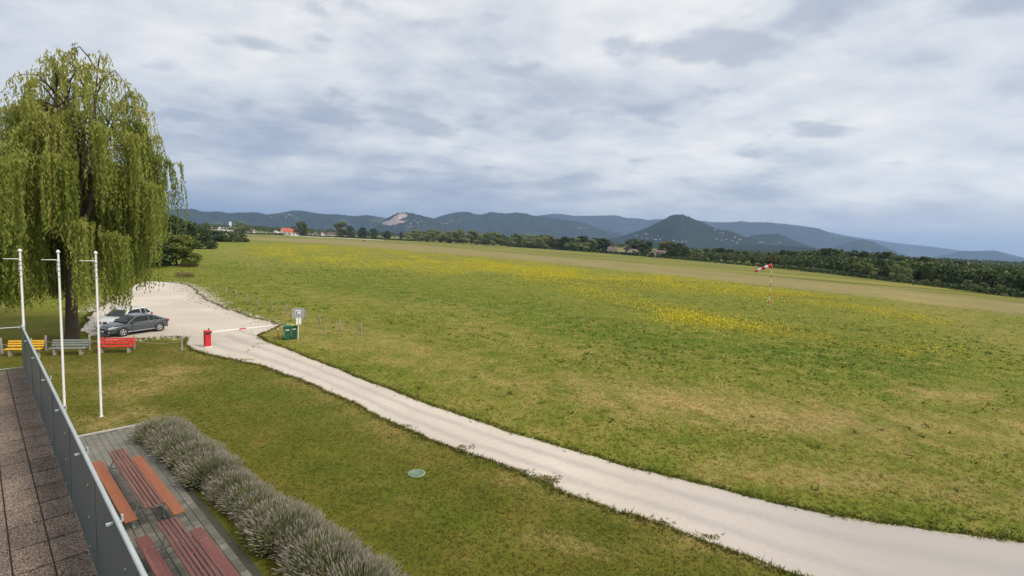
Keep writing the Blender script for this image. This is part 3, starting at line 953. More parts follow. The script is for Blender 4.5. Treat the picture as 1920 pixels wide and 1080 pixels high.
p = ground_at_D(1236, Dat(1236) * .985)
hs = house('house', p, toward(p) + .2, 7, 6, 4.2, 1.4, ROOF_B, 'small white house with dark doorways behind the hedge, right of two', wins=2)
p = ground_at_D(1188, Dat(1188) * 1.12)
house('house', p, toward(p) + 1.2, 14, 8, 2.6, 2.4, ROOF_B, 'low brown-roofed house between the two small white houses', wins=3)
for x, D, lab in [(470, 1150, 'low white house in the trees right of the factory'), (597, 1050, 'white house right of the barn, left of three'), (605, 1120, 'white house right of the barn, middle of three'), (622, 980, 'low pale farm shed right of the barn'), (863, 960, 'white gable peeking over the light tree line'),
                  (1180, 900, 'white house in the wood above the low brown-roofed house')]:
    p = ground_at_D(x, D)
    house('house', p + np.array([0, 0, 3.0 if x == 863 else 0]), toward(p) + rf.uniform(-.6, .6), 15, 9, 4.5, 3.5, ROOF_B, lab, wins=3)
hv = []
vl = [(hE, [(1195, 443), (1205, 446), (1216, 449), (1224, 447), (1232, 450), (1240, 448), (1245, 445), (1250, 452), (1258, 450), (1266, 453), (1274, 452), (1283, 454), (1290, 453), (1235, 444), (1243, 452), (1212, 440)], 'pale house in village left under the cone-shaped hill', 'village under the cone-shaped hill'),
      (hE, [(1341, 432), (1350, 436), (1357, 438), (1364, 448), (1374, 450), (1378, 445), (1383, 455), (1388, 452), (1345, 449), (1355, 451)], 'white house on right shoulder of cone-shaped hill', 'houses on the right shoulder of the cone-shaped hill'),
      (hB, [(762, 416), (770, 420), (778, 414), (784, 419), (790, 417), (768, 425), (775, 424), (796, 422), (802, 418), (742, 425), (786, 425), (810, 424)], 'pale house on the slope right of the quarry', 'houses on the quarry hill'),
      (hA, [(516, 405), (522, 404), (530, 403), (536, 406), (541, 402), (545, 405), (538, 408), (550, 407), (556, 409), (508, 407)], 'pale house on hillside above the red-roofed barn', 'hillside houses above the barn'),
      (hC, [(1088, 427), (1091, 429), (1096, 428), (1102, 428), (1084, 426), (1080, 429)], 'white house in hamlet at the middle ridge low end', 'hamlet on the middle ridge'),
      (hG, [(1425, 456), (1431, 457), (1462, 455), (1428, 454)], 'white house at the foot of the small dark knoll', 'houses under the small knoll')]
for hl, pts, lab, grp in vl:
    for cnt, (x, y) in enumerate(sorted(pts)):
        q = hl.spot(x, y)
        lab_ = lab + ', %s from the left' % nth(cnt + 1)
        if len(hv) < 2:
            o = house('house', q, 0, 22, 13, 6, 5, (ROOF_B, ROOF_R)[len(hv) % 2], lab_, 'house', grp, parts=False)
            hv.append(o)
        else:
            o = copy_tree(rf.choice(hv)); hv_l = None
            o.location = q
            tag(o, lab_, 'house', grp)
        o.rotation_euler = (0, 0, toward(q) + rf.uniform(-1.2, 1.2))
        o.scale = (rf.uniform(.42, .8),) * 3

# ------------------------------------------------------------------ the weeping willow
def willow():
    r_ = np.random.default_rng(11)
    base = G(135, 639)
    o = empty('weeping_willow', base, 0, 'large weeping willow with hanging curtains behind the coloured benches', 'tree')
    dep = float((base - cC) @ cF)
    mpp = dep / FPX                                        # metres per photograph pixel at the tree
    # right hand in the view, and depth direction
    rd = cR[:2] / np.linalg.norm(cR[:2]); fd = np.array([-rd[1], rd[0]])
    ENV = [(0, .3), (1.0, 1.5), (2.2, 2.9), (4.5, 4.2), (7, 5.2), (9.5, 6.0), (12, 6.5), (14, 6.3), (17, 4.8)]   # depth below the top -> radius
    TOP = 19.6
    cx = 1.6

    def env(z): return float(np.interp(TOP - z, *zip(*ENV)))
    # trunk and limbs
    wd = MB()
    wd.tube([(0, 0, -.2), (.02, 0, .25), (.05, 0, 2), (.12, .05, 4.5), (.3, .1, 6.5)], [.52, .40, .33, .31, .28], 14)
    tr = wd.build('trunk', BARK, o)
    lb = MB()
    twig = MB()
    tips = []

    def toW(a, b, z): return Vector((rd[0] * a + fd[0] * b, rd[1] * a + fd[1] * b, z))
    limbs = []
    for k in range(9):
        a = k / 9 * 2 * PI + r_.uniform(-.25, .25)
        zt = TOP - r_.uniform(.6, 6.0) if k % 3 else TOP - .4 - r_.uniform(0, 1.0)
        rr = env(zt - 1.6) * r_.uniform(.25, .6)
        p0 = toW(.25, .1, r_.uniform(4.2, 6.8)); p3 = toW(cx * .8 + rr * math.cos(a), rr * math.sin(a), zt)
        p1 = p0.lerp(p3, .33) + toW(r_.normal(0, .4), r_.normal(0, .4), .6); p2 = p0.lerp(p3, .68) + toW(r_.normal(0, .5), r_.normal(0, .5), .7)
        pts = [p0, p0.lerp(p1, .5), p1, p1.lerp(p2, .5), p2, p2.lerp(p3, .5), p3]
        lb.tube(pts, [.20, .18, .15, .12, .09, .06, .02], 7)
        limbs.append(pts)
    for L in limbs:                                             # arching side branches
        for j in range(17):
            f = r_.uniform(.12, 1.0)
            i = min(5, int(f * 6)); p0 = L[i].lerp(L[i + 1], f * 6 - i)
            a = math.atan2(p0.dot(toW(0, 1, 0)), p0.dot(toW(1, 0, 0)) - cx) + r_.normal(0, 1.0)
            zt = min(TOP - .2, p0.z + r_.uniform(-.3, 2.2))
            rr = env(zt - .8) * r_.uniform(.62, 1.04)
            p3 = toW(cx + rr * math.cos(a), rr * math.sin(a), zt - .4)
            mid = p0.lerp(p3, .55) + Vector((0, 0, r_.uniform(.4, 1.3)))
            pts = [p0, p0.lerp(mid, .5) + Vector((0, 0, .15)), mid, mid.lerp(p3, .55) + Vector((0, 0, .12)), p3]
            twig.tube(pts, [.055, .045, .035, .022, .008], 5)
            tips.append((pts, zt, a))
    lb.build('limb', BARK, o)
    twig.build('branches', BARK, o)
    # hanging strands of narrow leaves
    Cs, Ax, Bx, Tn = [], [], [], []
    strands = MB()
    for pts, zt, a in tips:
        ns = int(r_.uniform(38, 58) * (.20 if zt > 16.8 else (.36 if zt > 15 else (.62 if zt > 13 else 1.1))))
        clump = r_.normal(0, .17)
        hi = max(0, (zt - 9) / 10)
        for s in range(ns):
            f = 1 - abs(r_.normal(0, .28)); f = min(.999, max(.30, f))
            i = int(f * 4); p0 = pts[i].lerp(pts[i + 1], f * 4 - i)
            p0 = p0 + Vector((r_.normal(0, .28), r_.normal(0, .28), r_.normal(0, .1)))
            low = (2.6 if math.cos(a) < .2 else 2.35) + abs(r_.normal(0, .7))
            ln = r_.uniform(1.0, 2.6) if zt > 15.5 else r_.uniform(1.8, 5.2) if zt > 11 else r_.uniform(2.5, 6.5)
            ln = min(ln, p0.z - low)
            if ln < .5: continue
            out = Vector((math.cos(a) * rd[0] + math.sin(a) * fd[0], math.cos(a) * rd[1] + math.sin(a) * fd[1], 0)) * r_.uniform(.05, .45)
            n = int(ln / .085)
            tt = np.linspace(0, 1, n)
            cxn = p0.x + out.x * np.sin(tt * 2.2) + .06 * np.sin(tt * 7 + r_.uniform(0, 6)); cyn = p0.y + out.y * np.sin(tt * 2.2) + .06 * np.sin(tt * 6 + r_.uniform(0, 6))
            czn = p0.z - ln * (tt ** 1.25) + .22 * np.sin(np.minimum(tt * 6, PI)) * .6
            C = np.stack([cxn, cyn, czn], 1) + r_.normal(0, .045, (n, 3))
            ax = np.stack([r_.normal(0, .42, n), r_.normal(0, .42, n), -np.ones(n)], 1); ax /= np.linalg.norm(ax, axis=1)[:, None]
            bx = np.cross(ax, rand_dirs(n, r_)); bx /= np.linalg.norm(bx, axis=1)[:, None] + 1e-6
            sz = r_.uniform(.10, .165, n)
            Cs.append(C); Ax.append(ax * sz[:, None]); Bx.append(bx * (sz * .30)[:, None])
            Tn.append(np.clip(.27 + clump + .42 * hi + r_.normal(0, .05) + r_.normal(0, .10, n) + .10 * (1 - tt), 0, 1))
    C = np.vstack(Cs); A1 = np.vstack(Ax); B1 = np.vstack(Bx); T = np.concatenate(Tn)
    V, F = quads(C, A1, B1)
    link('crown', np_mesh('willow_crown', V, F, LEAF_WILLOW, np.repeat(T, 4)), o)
    print('willow leaves', len(C))


willow()

# ------------------------------------------------------------------ terrace with tiles, building under it, railing
CON = simple('concrete', (0.36, 0.35, 0.33), .9, .12, 4, .3)
PLASTER = simple('plaster', (0.62, 0.60, 0.55), .9, .08, 2, .2)
S_END = 26.0
bld = empty('building', TW(0, 0, 0), TANG, 'low building under the tiled roof terrace at lower left', 'building')
sgn = 1 if (TW(0, 1)[:2] - A[:2]) @ np.array([-math.sin(TANG), math.cos(TANG)]) > 0 else -1     # local +y or -y is outwards
MB().box((S_END / 2, -sgn * 4.15, (TZ - .30) / 2), (S_END, 8.0, TZ - .30)).build('wall', PLASTER, bld)
MB().box((S_END / 2 - .05, -sgn * 4.06, TZ - .165), (S_END + .1, 8.24, .25)).build('slab', CON, bld)
# terrace surface: joint bed and tiles
mt, t = new_mat('washed_pebble_tile')
P3 = t.n('ShaderNodeNewGeometry').outputs['Position']
oi = t.n('ShaderNodeObjectInfo').outputs['Random']
vo = t.n('ShaderNodeTexVoronoi', {'Vector': P3, 'Scale': 84.0})
nl = t.noise(P3, 1.1, 5, .65)
pc = t.n('ShaderNodeSeparateColor', {0: vo.outputs['Color']}).outputs[0]
cc = t.ramp(pc, [(0.05, (0.145, 0.108, 0.080)), (0.4, (0.25, 0.194, 0.148)), (0.75, (0.34, 0.272, 0.214)), (1.0, (0.50, 0.42, 0.345))])
cc = t.mix(t.smooth(vo.outputs['Distance'], 0.3, 0.75), cc, (0.05, 0.042, 0.038))
cc = t.mix(.9, cc, t.ramp(nl, [(0.3, (0.62, 0.60, 0.60)), (0.7, (1.25, 1.2, 1.15))]), 'MULTIPLY')
cc = t.mix(.8, cc, t.ramp(oi, [(0, (.82, .80, .80)), (1, (1.15, 1.12, 1.1))]), 'MULTIPLY')
bmp = t.n('ShaderNodeBump', {'Strength': 0.8, 'Distance': 0.006, 'Height': t.math('SUBTRACT', 1.0, vo.outputs['Distance'])})
b = t.n('ShaderNodeBsdfPrincipled', {'Base Color': cc, 'Roughness': .85, 'Specular IOR Level': .3, 'Normal': bmp.outputs[0]})
t.n('ShaderNodeOutputMaterial', {'Surface': b.outputs[0]})
TILE_M = mt
ter = empty('terrace_floor', TW(0, 0, TZ), TANG)
tag(ter, kind='structure')
bed = MB().box((S_END / 2, -sgn * 4.0, -.030), (S_END - .02, 7.96, .012)).build('joint_bed', simple('dark_joint', (.045, .04, .036), .95), ter)
TS_ = .60; TC_ = .34
tm = [MB().box((0, 0, -.010), (TS_ - .034, TC_ - .014, .03), ch=.005).mesh('tile', TILE_M)]
for r_i in range(26):
    for c_i in range(6):
        link('tile', tm[0], ter, (TS_ * (r_i + .5), -sgn * (.02 + TC_ * (c_i + .5)), 0.0))
rest = MB()
for r_i in range(26, 43):
    for c_i in range(23):
        rest.box((TS_ * (r_i + .5), -sgn * (.02 + TC_ * (c_i + .5)), -.010), (TS_ - .034, TC_ - .014, .03))
for r_i in range(26):
    for c_i in range(6, 23):
        rest.box((TS_ * (r_i + .5), -sgn * (.02 + TC_ * (c_i + .5)), -.010), (TS_ - .034, TC_ - .014, .03))
tag(rest.build('tiles', TILE_M, ter), kind='stuff')

PANEL = simple('teal_grey_sheet', (0.080, 0.108, 0.108), .45, .10, 1.2, 0.0, spec=.5, dirt=((.13, .15, .145), .5))
RAILM = simple('pale_metal_rail', (0.42, 0.46, 0.45), .4, .08, 3, metal=.3)
POSTM = simple('dark_post', (0.07, 0.08, 0.08), .5, .1, 3)
RH = 1.125
ra = empty('terrace_railing', TW(0, 0, TZ), TANG, 'grey sheet-metal railing along the terrace edge', 'railing')
PL = 2.08
yo = -sgn * .045
for k in range(11):
    x0 = k * PL
    for hf in range(2):
        MB().box((x0 + PL * (.25 + .5 * hf), yo + sgn * (.004 if hf else -.002), RH * .5 + .012), (PL * .5 - .010, .008, RH - .02)).build('panel', PANEL, ra)
    MB().box((x0 + .0, yo + sgn * .034, RH * .5 + .01), (.04, .04, RH)).build('post', POSTM, ra)
    br = MB().box((x0 + .02, yo + sgn * .005, RH - .02), (.035, .13, .02)).box((x0 + .02, yo + sgn * .065, RH + .01), (.025, .02, .06)).build('bracket', RAILM, ra)
    for q in (.12, .45, .8):
        MB().lathe([(.012, 0), (.012, .012)], 8, (x0 + .55, yo - sgn * .012, RH * q), 'y').build('rivet', RAILM, ra)
MB().box((11 * PL / 2, yo + sgn * .012, RH + .035), (11 * PL, .038, .040), ch=.008).build('top_rail', RAILM, ra)
# end railing, open wire, across the far end
re = empty('terrace_end_railing', TW(.03, 0, TZ), TANG, 'open wire railing with thin rails across the terrace far end', 'railing')
for zz_, nm in ((RH, 'top_rail'), (.04, 'bottom_rail')):
    MB().tube([(0, sgn * .02, zz_), (0, -sgn * 7.9, zz_)], .012, 8).build(nm, RAILM, re)
for k in range(4):
    MB().tube([(0, -sgn * (2.4 + k * 1.8), -.0), (0, -sgn * (2.4 + k * 1.8), RH)], .018, 8).build('post', RAILM, re)
for k in range(26):
    MB().tube([(0, -sgn * (.15 + k * .30), .04), (0, -sgn * (.15 + k * .30), RH)], .0018, 4).build('wire', POSTM, re)

# ------------------------------------------------------------------ patio of concrete pavers
pc_ = [TS(G(142, 822)), TS(G(252, 813))]
S0 = min(pc_[0][0], pc_[1][0]) ; T1 = pc_[1][1] + .35
pat = empty('patio', TW(S0, 0, 0), TANG)
tag(pat, kind='structure')
PAVE = simple('paver', (0.235, 0.23, 0.205), .9, .16, 5, .5, dirt=((.10, .10, .07), .6))
mt2, t = new_mat('paver_concrete')
P3 = t.n('ShaderNodeNewGeometry').outputs['Position']; oi = t.n('ShaderNodeObjectInfo').outputs['Random']
cc = t.ramp(oi, [(0, (.098, .098, .086)), (.5, (.135, .133, .116)), (1, (.185, .178, .155))])
cc = t.mix(.9, cc, t.ramp(t.noise(P3, 1.3, 6, .65), [(.3, (.70, .72, .68)), (.7, (1.18, 1.15, 1.12))]), 'MULTIPLY')
cc = t.mix(.7, cc, t.ramp(t.noise(P3, 30, 5, .7), [(.3, (.75, .75, .75)), (.7, (1.2, 1.2, 1.2))]), 'MULTIPLY')
b = t.n('ShaderNodeBsdfPrincipled', {'Base Color': cc, 'Roughness': .88, 'Specular IOR Level': .25, 'Normal': t.n('ShaderNodeBump', {'Strength': .4, 'Distance': .004, 'Height': t.noise(P3, 60, 4, .6)}).outputs[0]})
t.n('ShaderNodeOutputMaterial', {'Surface': b.outputs[0]})
PLEN = 16.0
MB().box((PLEN / 2, sgn * (T1 / 2), .004), (PLEN, T1, .012)).build('joint_sand', simple('joint_sand', (.040, .042, .026), .95, .3, 8), pat)
MB().box((-.05, sgn * (T1 / 2), .02), (.08, T1 + .1, .10), ch=.01).build('edging_kerb', CON, pat)
PW, PD = .30, .20
pm = [MB().box((0, 0, 0), (PW - .018, PD - .018, .06), ch=.006).mesh('paver', mt2), MB().box((0, 0, 0), (PW * .5 - .012, PD - .012, .06), ch=.006).mesh('paver_half', mt2)]
cells = []
nrow = int(T1 / PD)
for j in range(nrow):
    off = (j % 2) * .5
    for i in range(-1, int(PLEN / PW)):
        xc = (i + .5 + off) * PW
        if xc - PW / 2 < -.001: continue
        wz = TW(S0 + xc, (j + .5) * PD)
        x_, y_ = proj(wz)
        vis = np.isfinite(x_) and -20 < x_ < 1000 and y_ < 1110
        cells.append((0 if vis else 1, -y_ if np.isfinite(y_) else 0, xc, (j + .5) * PD))
cells.sort()
rp = random.Random(3)
restp = MB()
for k, (vv, _, xc, yc) in enumerate(cells):
    z = -.008 + rp.uniform(-.003, .003)
    if k < 300 and vv == 0:
        o = link('paver', pm[0], pat, (xc, sgn * yc, z), 0)
        o.rotation_euler = (rp.uniform(-.012, .012), rp.uniform(-.012, .012), 0)
    else:
        restp.box((xc, sgn * yc, z), (PW - .012, PD - .012, .06))
tag(restp.build('pavers', mt2, pat), kind='stuff')

# ------------------------------------------------------------------ picnic tables
def picnic_table(tf, tn, bl, br, length, mtop, mbench, label):
    """tf/tn: far and near middle of the top, bl/br: points on the two bench planks"""
    d = (tn - tf)[:2]; d /= np.linalg.norm(d)
    nn = np.array([-d[1], d[0]])
    cen = tf[:2] + d * length / 2
    o = empty('picnic_table', (cen[0], cen[1], 0.025), math.atan2(d[1], d[0]), label, 'picnic table')
    oy = [float((np.asarray(q)[:2] - tf[:2]) @ nn) for q in (bl, br)]
    sx = [float((np.asarray(q)[:2] - cen) @ d) for q in (bl, br)]
    nsl, tw = 5, .47
    sw = tw / nsl
    for k in range(nsl):
        MB().box((0, -tw / 2 + (k + .5) * sw, .745), (length, sw - .024, .035), ch=.005).build('slat', mtop, o)
    for q, y in enumerate(oy):
        MB().box((sx[q] + length / 2, y, .445), (length, .275, .038), ch=.006).build('bench_plank', mbench, o)
    for q, y in enumerate(oy):
        for e_ in (-1, 1):
            for dy in (-.07, .07):
                MB().lathe([(.014, .462), (.014, .468), (.006, .471)], 8, (sx[q] + length / 2 + e_ * length * .36, y + dy, 0)).build('bolt', simple('bolt_steel', (.3, .3, .3), .4, metal=.8), o)
    STEEL = simple('galvanised_steel', (.36, .37, .36), .45, .1, 6, metal=.6)
    for e_ in (-1, 1):
        xe = e_ * (length / 2 - length * .14)
        y0, y1 = min(oy), max(oy)
        fr = MB()
        fr.box((xe, (y0 + y1) / 2, .405), (.045, y1 - y0 + .12, .04))
        for sg in (-1, 1):
            fr.tube([(xe, sg * .17, .725), (xe, sg * .30, .41), (xe, sg * .36, .0)], .022, 8)
            fr.box((xe, sg * .36, .012), (.20, .07, .02))
        fr.box((xe, 0, .712), (.05, tw - .04, .03))
        fr.build('leg_frame', STEEL, o)
    MB().tube([(-length * .36, 0, .43), (length * .36, 0, .43)], .016, 8).build('stretcher', STEEL, o)
    return o


wdv = dict(stretch=(.35, 6, 6), bump=.25)
T1M = simple('red_brown_slats', (0.138, 0.056, 0.040), .65, .22, 3.0, dirt=((.24, .12, .085), .6), **wdv)
B1M = simple('orange_plank', (0.235, 0.076, 0.033), .6, .15, 3.0, dirt=((.30, .09, .04), .5), **wdv)
T2M = simple('dark_red_slats', (0.120, 0.042, 0.034), .55, .22, 3.0, dirt=((.18, .095, .075), .6), **wdv)
B2M = simple('faded_red_plank', (0.130, 0.043, 0.036), .7, .18, 3.0, dirt=((.20, .095, .078), .6), **wdv)
tf, tn = G(218, 844, .77), G(291, 948, .77)
ln1 = float(np.linalg.norm((tn - tf)[:2]))
picnic_table(tf, tn, G(181, 866, .47), G(256, 857, .47), ln1, T1M, B1M, 'long picnic table with orange bench planks at the far patio end')
d1 = (tn - tf) / ln1
tf2 = G(312, 975, .77)
picnic_table(tf2, tf2 + d1 * ln1, G(265, 1007, .47), G(366, 992, .47), ln1, T2M, B2M, 'long picnic table with faded dark red benches at the bottom edge')

# ------------------------------------------------------------------ lavender
LAV_L = foliage('lavender_leaf', [(0, (.070, .098, .030)), (.5, (.140, .172, .060)), (1, (.23, .25, .105))], .2)
LAV_F = foliage('lavender_spike', [(0, (.165, .152, .11)), (.5, (.255, .235, .18)), (1, (.34, .30, .265))], .15)


def lav_meshes(seed):
    r_ = np.random.default_rng(seed)
    out = []
    for part in (0, 1):
        n = (5600, 1700)[part]
        a = r_.uniform(0, 2 * PI, n); k = np.sqrt(r_.random(n))
        root = np.stack([.30 * k * np.cos(a), .30 * k * np.sin(a), .02 + 0 * a], 1)
        lean = .15 + .95 * k + r_.normal(0, .10, n)
        d = np.stack([np.sin(lean) * np.cos(a) , np.sin(lean) * np.sin(a), np.cos(lean)], 1) + r_.normal(0, .09, (n, 3))
        d /= np.linalg.norm(d, axis=1)[:, None]
        L = r_.uniform(.50, .80, n) * (1 - .12 * k)
        side = np.cross(d, rand_dirs(n, r_)); side /= np.linalg.norm(side, axis=1)[:, None]
        if part == 0:
            L = L * r_.uniform(.55, .98, n)
            st = .12
            w_ = .0062
            b0 = root + d * (L * st)[:, None]; tip = root + d * L[:, None]
            V = np.stack([b0 - side * w_ * .6, b0 + side * w_ * .6, tip + side * w_, tip - side * w_], 1).reshape(-1, 3)
            tn_ = np.clip(r_.normal(.45, .2, n), 0, 1)
        else:
            b0 = root + d * (L * .94)[:, None]; tip = root + d * (L + r_.uniform(.07, .13, n))[:, None]
            md = (b0 + tip) / 2; w_ = .0082
            V = np.stack([b0, md + side * w_, tip, md - side * w_], 1).reshape(-1, 3)
            tn_ = np.clip(r_.normal(.5, .22, n), 0, 1)
        V[:, 2] = np.maximum(V[:, 2], .02)
        out.append(np_mesh(('foliage', 'flower_spikes')[part], V, np.arange(len(V)).reshape(-1, 4), (LAV_L, LAV_F)[part], np.repeat(tn_, 4)))
    return out


lavs = [lav_meshes(300 + i) for i in range(3)]
la, lb_ = G(302, 822), G(640, 1092)
ldir = (lb_ - la) / np.linalg.norm(lb_ - la)
ORD = ['first', 'second', 'third', 'fourth', 'fifth', 'sixth', 'seventh', 'eighth', 'ninth', 'tenth', 'eleventh', 'twelfth', 'thirteenth', 'fourteenth', 'fifteenth', 'sixteenth']
rl = random.Random(9)
LLEN = float(np.linalg.norm(lb_ - la))
nlav = int(LLEN / .82) + 1
for k in range(nlav + 3):
    nn = np.array([-ldir[1], ldir[0], 0])
    q = la + ldir * (k * .82 + rl.uniform(-.1, .1)) + nn * rl.uniform(-.12, .12)
    o = empty('lavender_bush', (q[0], q[1], 0), rl.uniform(0, 6.28), 'faded lavender bush beside the patio, %s from the far end of the row' % nth(k + 1), 'lavender', 'row of lavender along the patio')
    s_ = rl.uniform(.92, 1.28) * (.86 if k == 7 else 1)
    o.scale = (s_ * .90, s_ * .90, s_ * rl.uniform(.86, 1.04))
    f_, sp_ = lavs[k % 3]
    link('foliage', f_, o); link('flower_spikes', sp_, o)

# ------------------------------------------------------------------ flag poles
WHITE = simple('white_paint', (0.80, 0.80, 0.78), .35, .05, 3)
ROPE_G = simple('halyard_rope', (.5, .5, .48), .9)
GREYP = simple('grey_collar', (0.45, 0.46, 0.47), .4, .08, 4)
poles = []
for (xb, yb, xt, yt), which in zip([(53, 789, 38, 467), (122, 785, 107, 467), (190, 782, 176, 467)], ['left', 'middle', 'right']):
    b_ = G(xb, yb)
    dep = float((b_ - cC) @ cF)
    hh = H + (hor(xt) - yt) * dep / FPX
    if not poles:
        o = empty('flagpole', b_, 0)
        MB().tube([(0, 0, -.2), (0, 0, 1), (0, 0, hh * .6), (0, 0, hh - .05)], [.046, .044, .038, .032], 14).build('pole', WHITE, o)
        MB().lathe([(.03, hh - .07), (.062, hh - .05), (.066, hh - .01), (.04, hh + .04), (.01, hh + .06)], 14).build('cap', WHITE, o)
        MB().lathe([(.085, -.02), (.085, .05), (.07, .06)], 14).build('base_plate', GREYP, o)
        for zc, r_c in ((hh - .42, .050), (hh - .58, .046), (hh - .78, .050), (hh - 1.02, .048)):
            MB().lathe([(.03, zc - .035), (r_c, zc - .03), (r_c, zc + .03), (.03, zc + .035)], 12).build('ring', GREYP, o)
        MB().tube([(-.036, 0, hh - .9), (-.068, 0, hh - .85), (-.068, 0, hh - .5), (-.036, 0, hh - .42)], .012, 6).build('halyard_guide', GREYP, o)
        MB().tube([(.052, .0, 1.1), (.060, .0, hh * .5), (.050, 0, hh - .1)], .004, 5).build('halyard', ROPE_G, o)
        MB().box((.05, 0, 1.1), (.05, .02, .14), ch=.006).build('cleat', GREYP, o)
        MB().tube([(-.02, 0, hh - .35), (-.66, 0, hh - .37)], [.022, .013], 8).build('arm', WHITE, o)
    else:
        o = copy_tree(poles[0]); o.location = b_
    o.rotation_euler = (0, 0, math.atan2(cR[1], cR[0]) + .05)
    tag(o, 'white flagpole with side arm on the lawn, %s of three' % which, 'flagpole', 'flagpoles on the lawn')
    poles.append(o)

# ------------------------------------------------------------------ park benches, posts and rope
BEIGE = simple('timber_leg', (0.33, 0.27, 0.20), .85, .2, 5, .3)
for (x0, x1, yb), c, lab in [((13, 81, 667), (0.72, 0.40, 0.02), 'yellow slatted bench beside the terrace railing'), ((96, 164, 665), (0.20, 0.225, 0.215), 'grey slatted bench in front of the willow trunk'), ((183, 253, 661), (0.58, 0.020, 0.018), 'red slatted bench in front of the parked cars')]:
    a_, b_ = G(x0, yb), G(x1, yb - 1)
    d = b_ - a_; L = float(np.linalg.norm(d)); cen = (a_ + b_) / 2
    o = empty('park_bench', cen, math.atan2(d[1], d[0]), lab, 'bench', 'slatted benches before the willow')
    mt_ = simple('paint_' + lab.split()[0], c, .45, .08, 4, .1, dirt=(tuple(v * .6 + .03 for v in c), .4))
    # local: x along, -y towards the camera
    for k, (yy, zz_) in enumerate([(-.26, .43), (-.13, .435), (0.0, .44)]):
        MB().box((0, yy, zz_), (L, .105, .045), ch=.008).build('seat_slat', mt_, o)
    rx = Matrix.Rotation(math.radians(-14), 3, 'X')
    for yy, zz_ in ((.11, .58), (.145, .72), (.18, .86)):
        MB().box((0, yy, zz_), (L, .04, .105), rot=rx, ch=.008).build('back_slat', mt_, o)
    for sg in (-1, 1):
        lg = MB().box((sg * L * .36, -.12, .205), (.12, .30, .405), ch=.01)
        lg.build('leg', BEIGE, o)
        MB().box((sg * L * .36, .165, .62), (.06, .035, .56), rot=rx).build('back_support', BEIGE, o)


def fence(name, pts, hgt, rad, label, rope_z, rope_r, mat, ropemat, sag=.12, lean=.04, skip=()):
    o = empty(name, pts[0], 0, label, 'fence')
    P0 = np.array(pts[0])
    r_ = random.Random(len(pts))
    tops = []
    for q in pts:
        q = np.array(q) - P0
        lx, ly = r_.uniform(-lean, lean), r_.uniform(-lean, lean)
        hq = hgt * r_.uniform(.92, 1.06)
        tp = (q[0] + lx * hq, q[1] + ly * hq, hq)
        MB().tube([(q[0], q[1], -.2), ((q[0] + tp[0]) / 2, (q[1] + tp[1]) / 2, hq / 2), tp, (tp[0], tp[1], hq + .02)], [rad * 1.05, rad, rad * .95, rad * .6], 8).build('post', mat, o)
        tops.append((Vector((q[0], q[1], 0)), Vector(tp)))
    for i, (a_, b_) in enumerate(zip(tops[:-1], tops[1:])):
        if i in skip: continue
        for rz_ in rope_z:
            p0 = a_[0].lerp(a_[1], rz_); p1 = b_[0].lerp(b_[1], rz_)
            MB().tube([p0.lerp(p1, f) - Vector((0, 0, sag * 4 * f * (1 - f))) for f in np.linspace(0, 1, 9)], rope_r, 5).build('rope', ropemat, o)
    return o


ROPE = simple('pale_rope', (.42, .36, .26), .9, .2, 20)
GPOST = simple('grey_post', (0.25, 0.24, 0.21), .9, .3, 6, .4, stretch=(1, 1, .3))
fence('rope_fence', [G(-60, 667), G(4, 664), G(86, 657), G(168, 656), G(252, 655), G(341, 657)], .98, .065, 'low post and rope fence behind the benches', (.62,), .013, GPOST, ROPE, .16)
fence('wire_fence', [G(404, 547), G(424, 553), G(443, 559), G(464, 566), G(485, 574), G(510, 581), G(537, 588), G(573, 598), G(600, 609), G(637, 621), G(677, 629)], .95, .06, 'old post and wire fence beside the gravel lot and bins', (.55, .85), .004, GPOST, POSTM, .05)
MB_ = empty('wooden_post', G(609, 628), 0, 'single wooden stake in the grass just right of the bins', 'post')
MB().tube([(0, 0, -.2), (.01, 0, .45), (.02, 0, .88)], [.055, .05, .045], 8).build('stake', TIMBER, MB_)
MB().lathe([(.052, .86), (.055, .90), (.02, .93)], 8, (.02, 0, 0)).build('cap', BEIGE, MB_)

# ------------------------------------------------------------------ barrier
RED = simple('red_enamel', (0.56, 0.022, 0.026), .4, .06, 2, dirt=((.38, .03, .03), .4))
BLACK = simple('black_plastic', (0.018, 0.018, 0.02), .45, .1, 4)
bp, be = G(389, 651), G(524, 634)
bang = math.atan2(be[1] - bp[1], be[0] - bp[0])
o = empty('road_barrier', bp, bang, 'red barrier box with lowered white arm across the drive', 'barrier')
MB().box((0, 0, .04), (.50, .46, .08), ch=.01).build('base', simple('pale_plinth', (.62, .58, .55), .8), o)
cab = MB().box((0, 0, .60), (.36, .34, 1.04), ch=.015).build('cabinet', RED, o)
MB().box((0, -.172, .98), (.30, .012, .16)).build('display_panel', BLACK, cab)
MB().box((0, -.171, .70), (.26, .006, .012)).build('door_gap', BLACK, cab)
MB().box((0, 0, 1.15), (.37, .36, .07), ch=.02).build('cabinet_top', RED, o)
MB().lathe([(.035, 1.18), (.04, 1.28), (.02, 1.31)], 10, (.12, .08, 0)).build('lamp', BLACK, o)
LB = float(np.linalg.norm(be - bp))
arm = MB().box((.14, .22, 1.0), (.5, .05, .10)).build('arm_bracket', BLACK, o)
for k in range(10):
    MB().box((.30 + (k + .5) * (LB - .3) / 10, .22, 1.0), ((LB - .3) / 10 - .002, .035, .085 - .002 * k), ch=.006).build('arm_section', RED if k in (4,) else WHITE, o)
o2 = empty('barrier_support', be + np.array([0, 0, 0]), bang, 'thin red and white post holding the end of the barrier arm', 'post')
for k in range(5):
    MB().tube([(0, .22, .19 * k - (.1 if k == 0 else 0)), (0, .22, .19 * (k + 1))], .035, 10).build('band', WHITE if k == 3 else RED, o2)
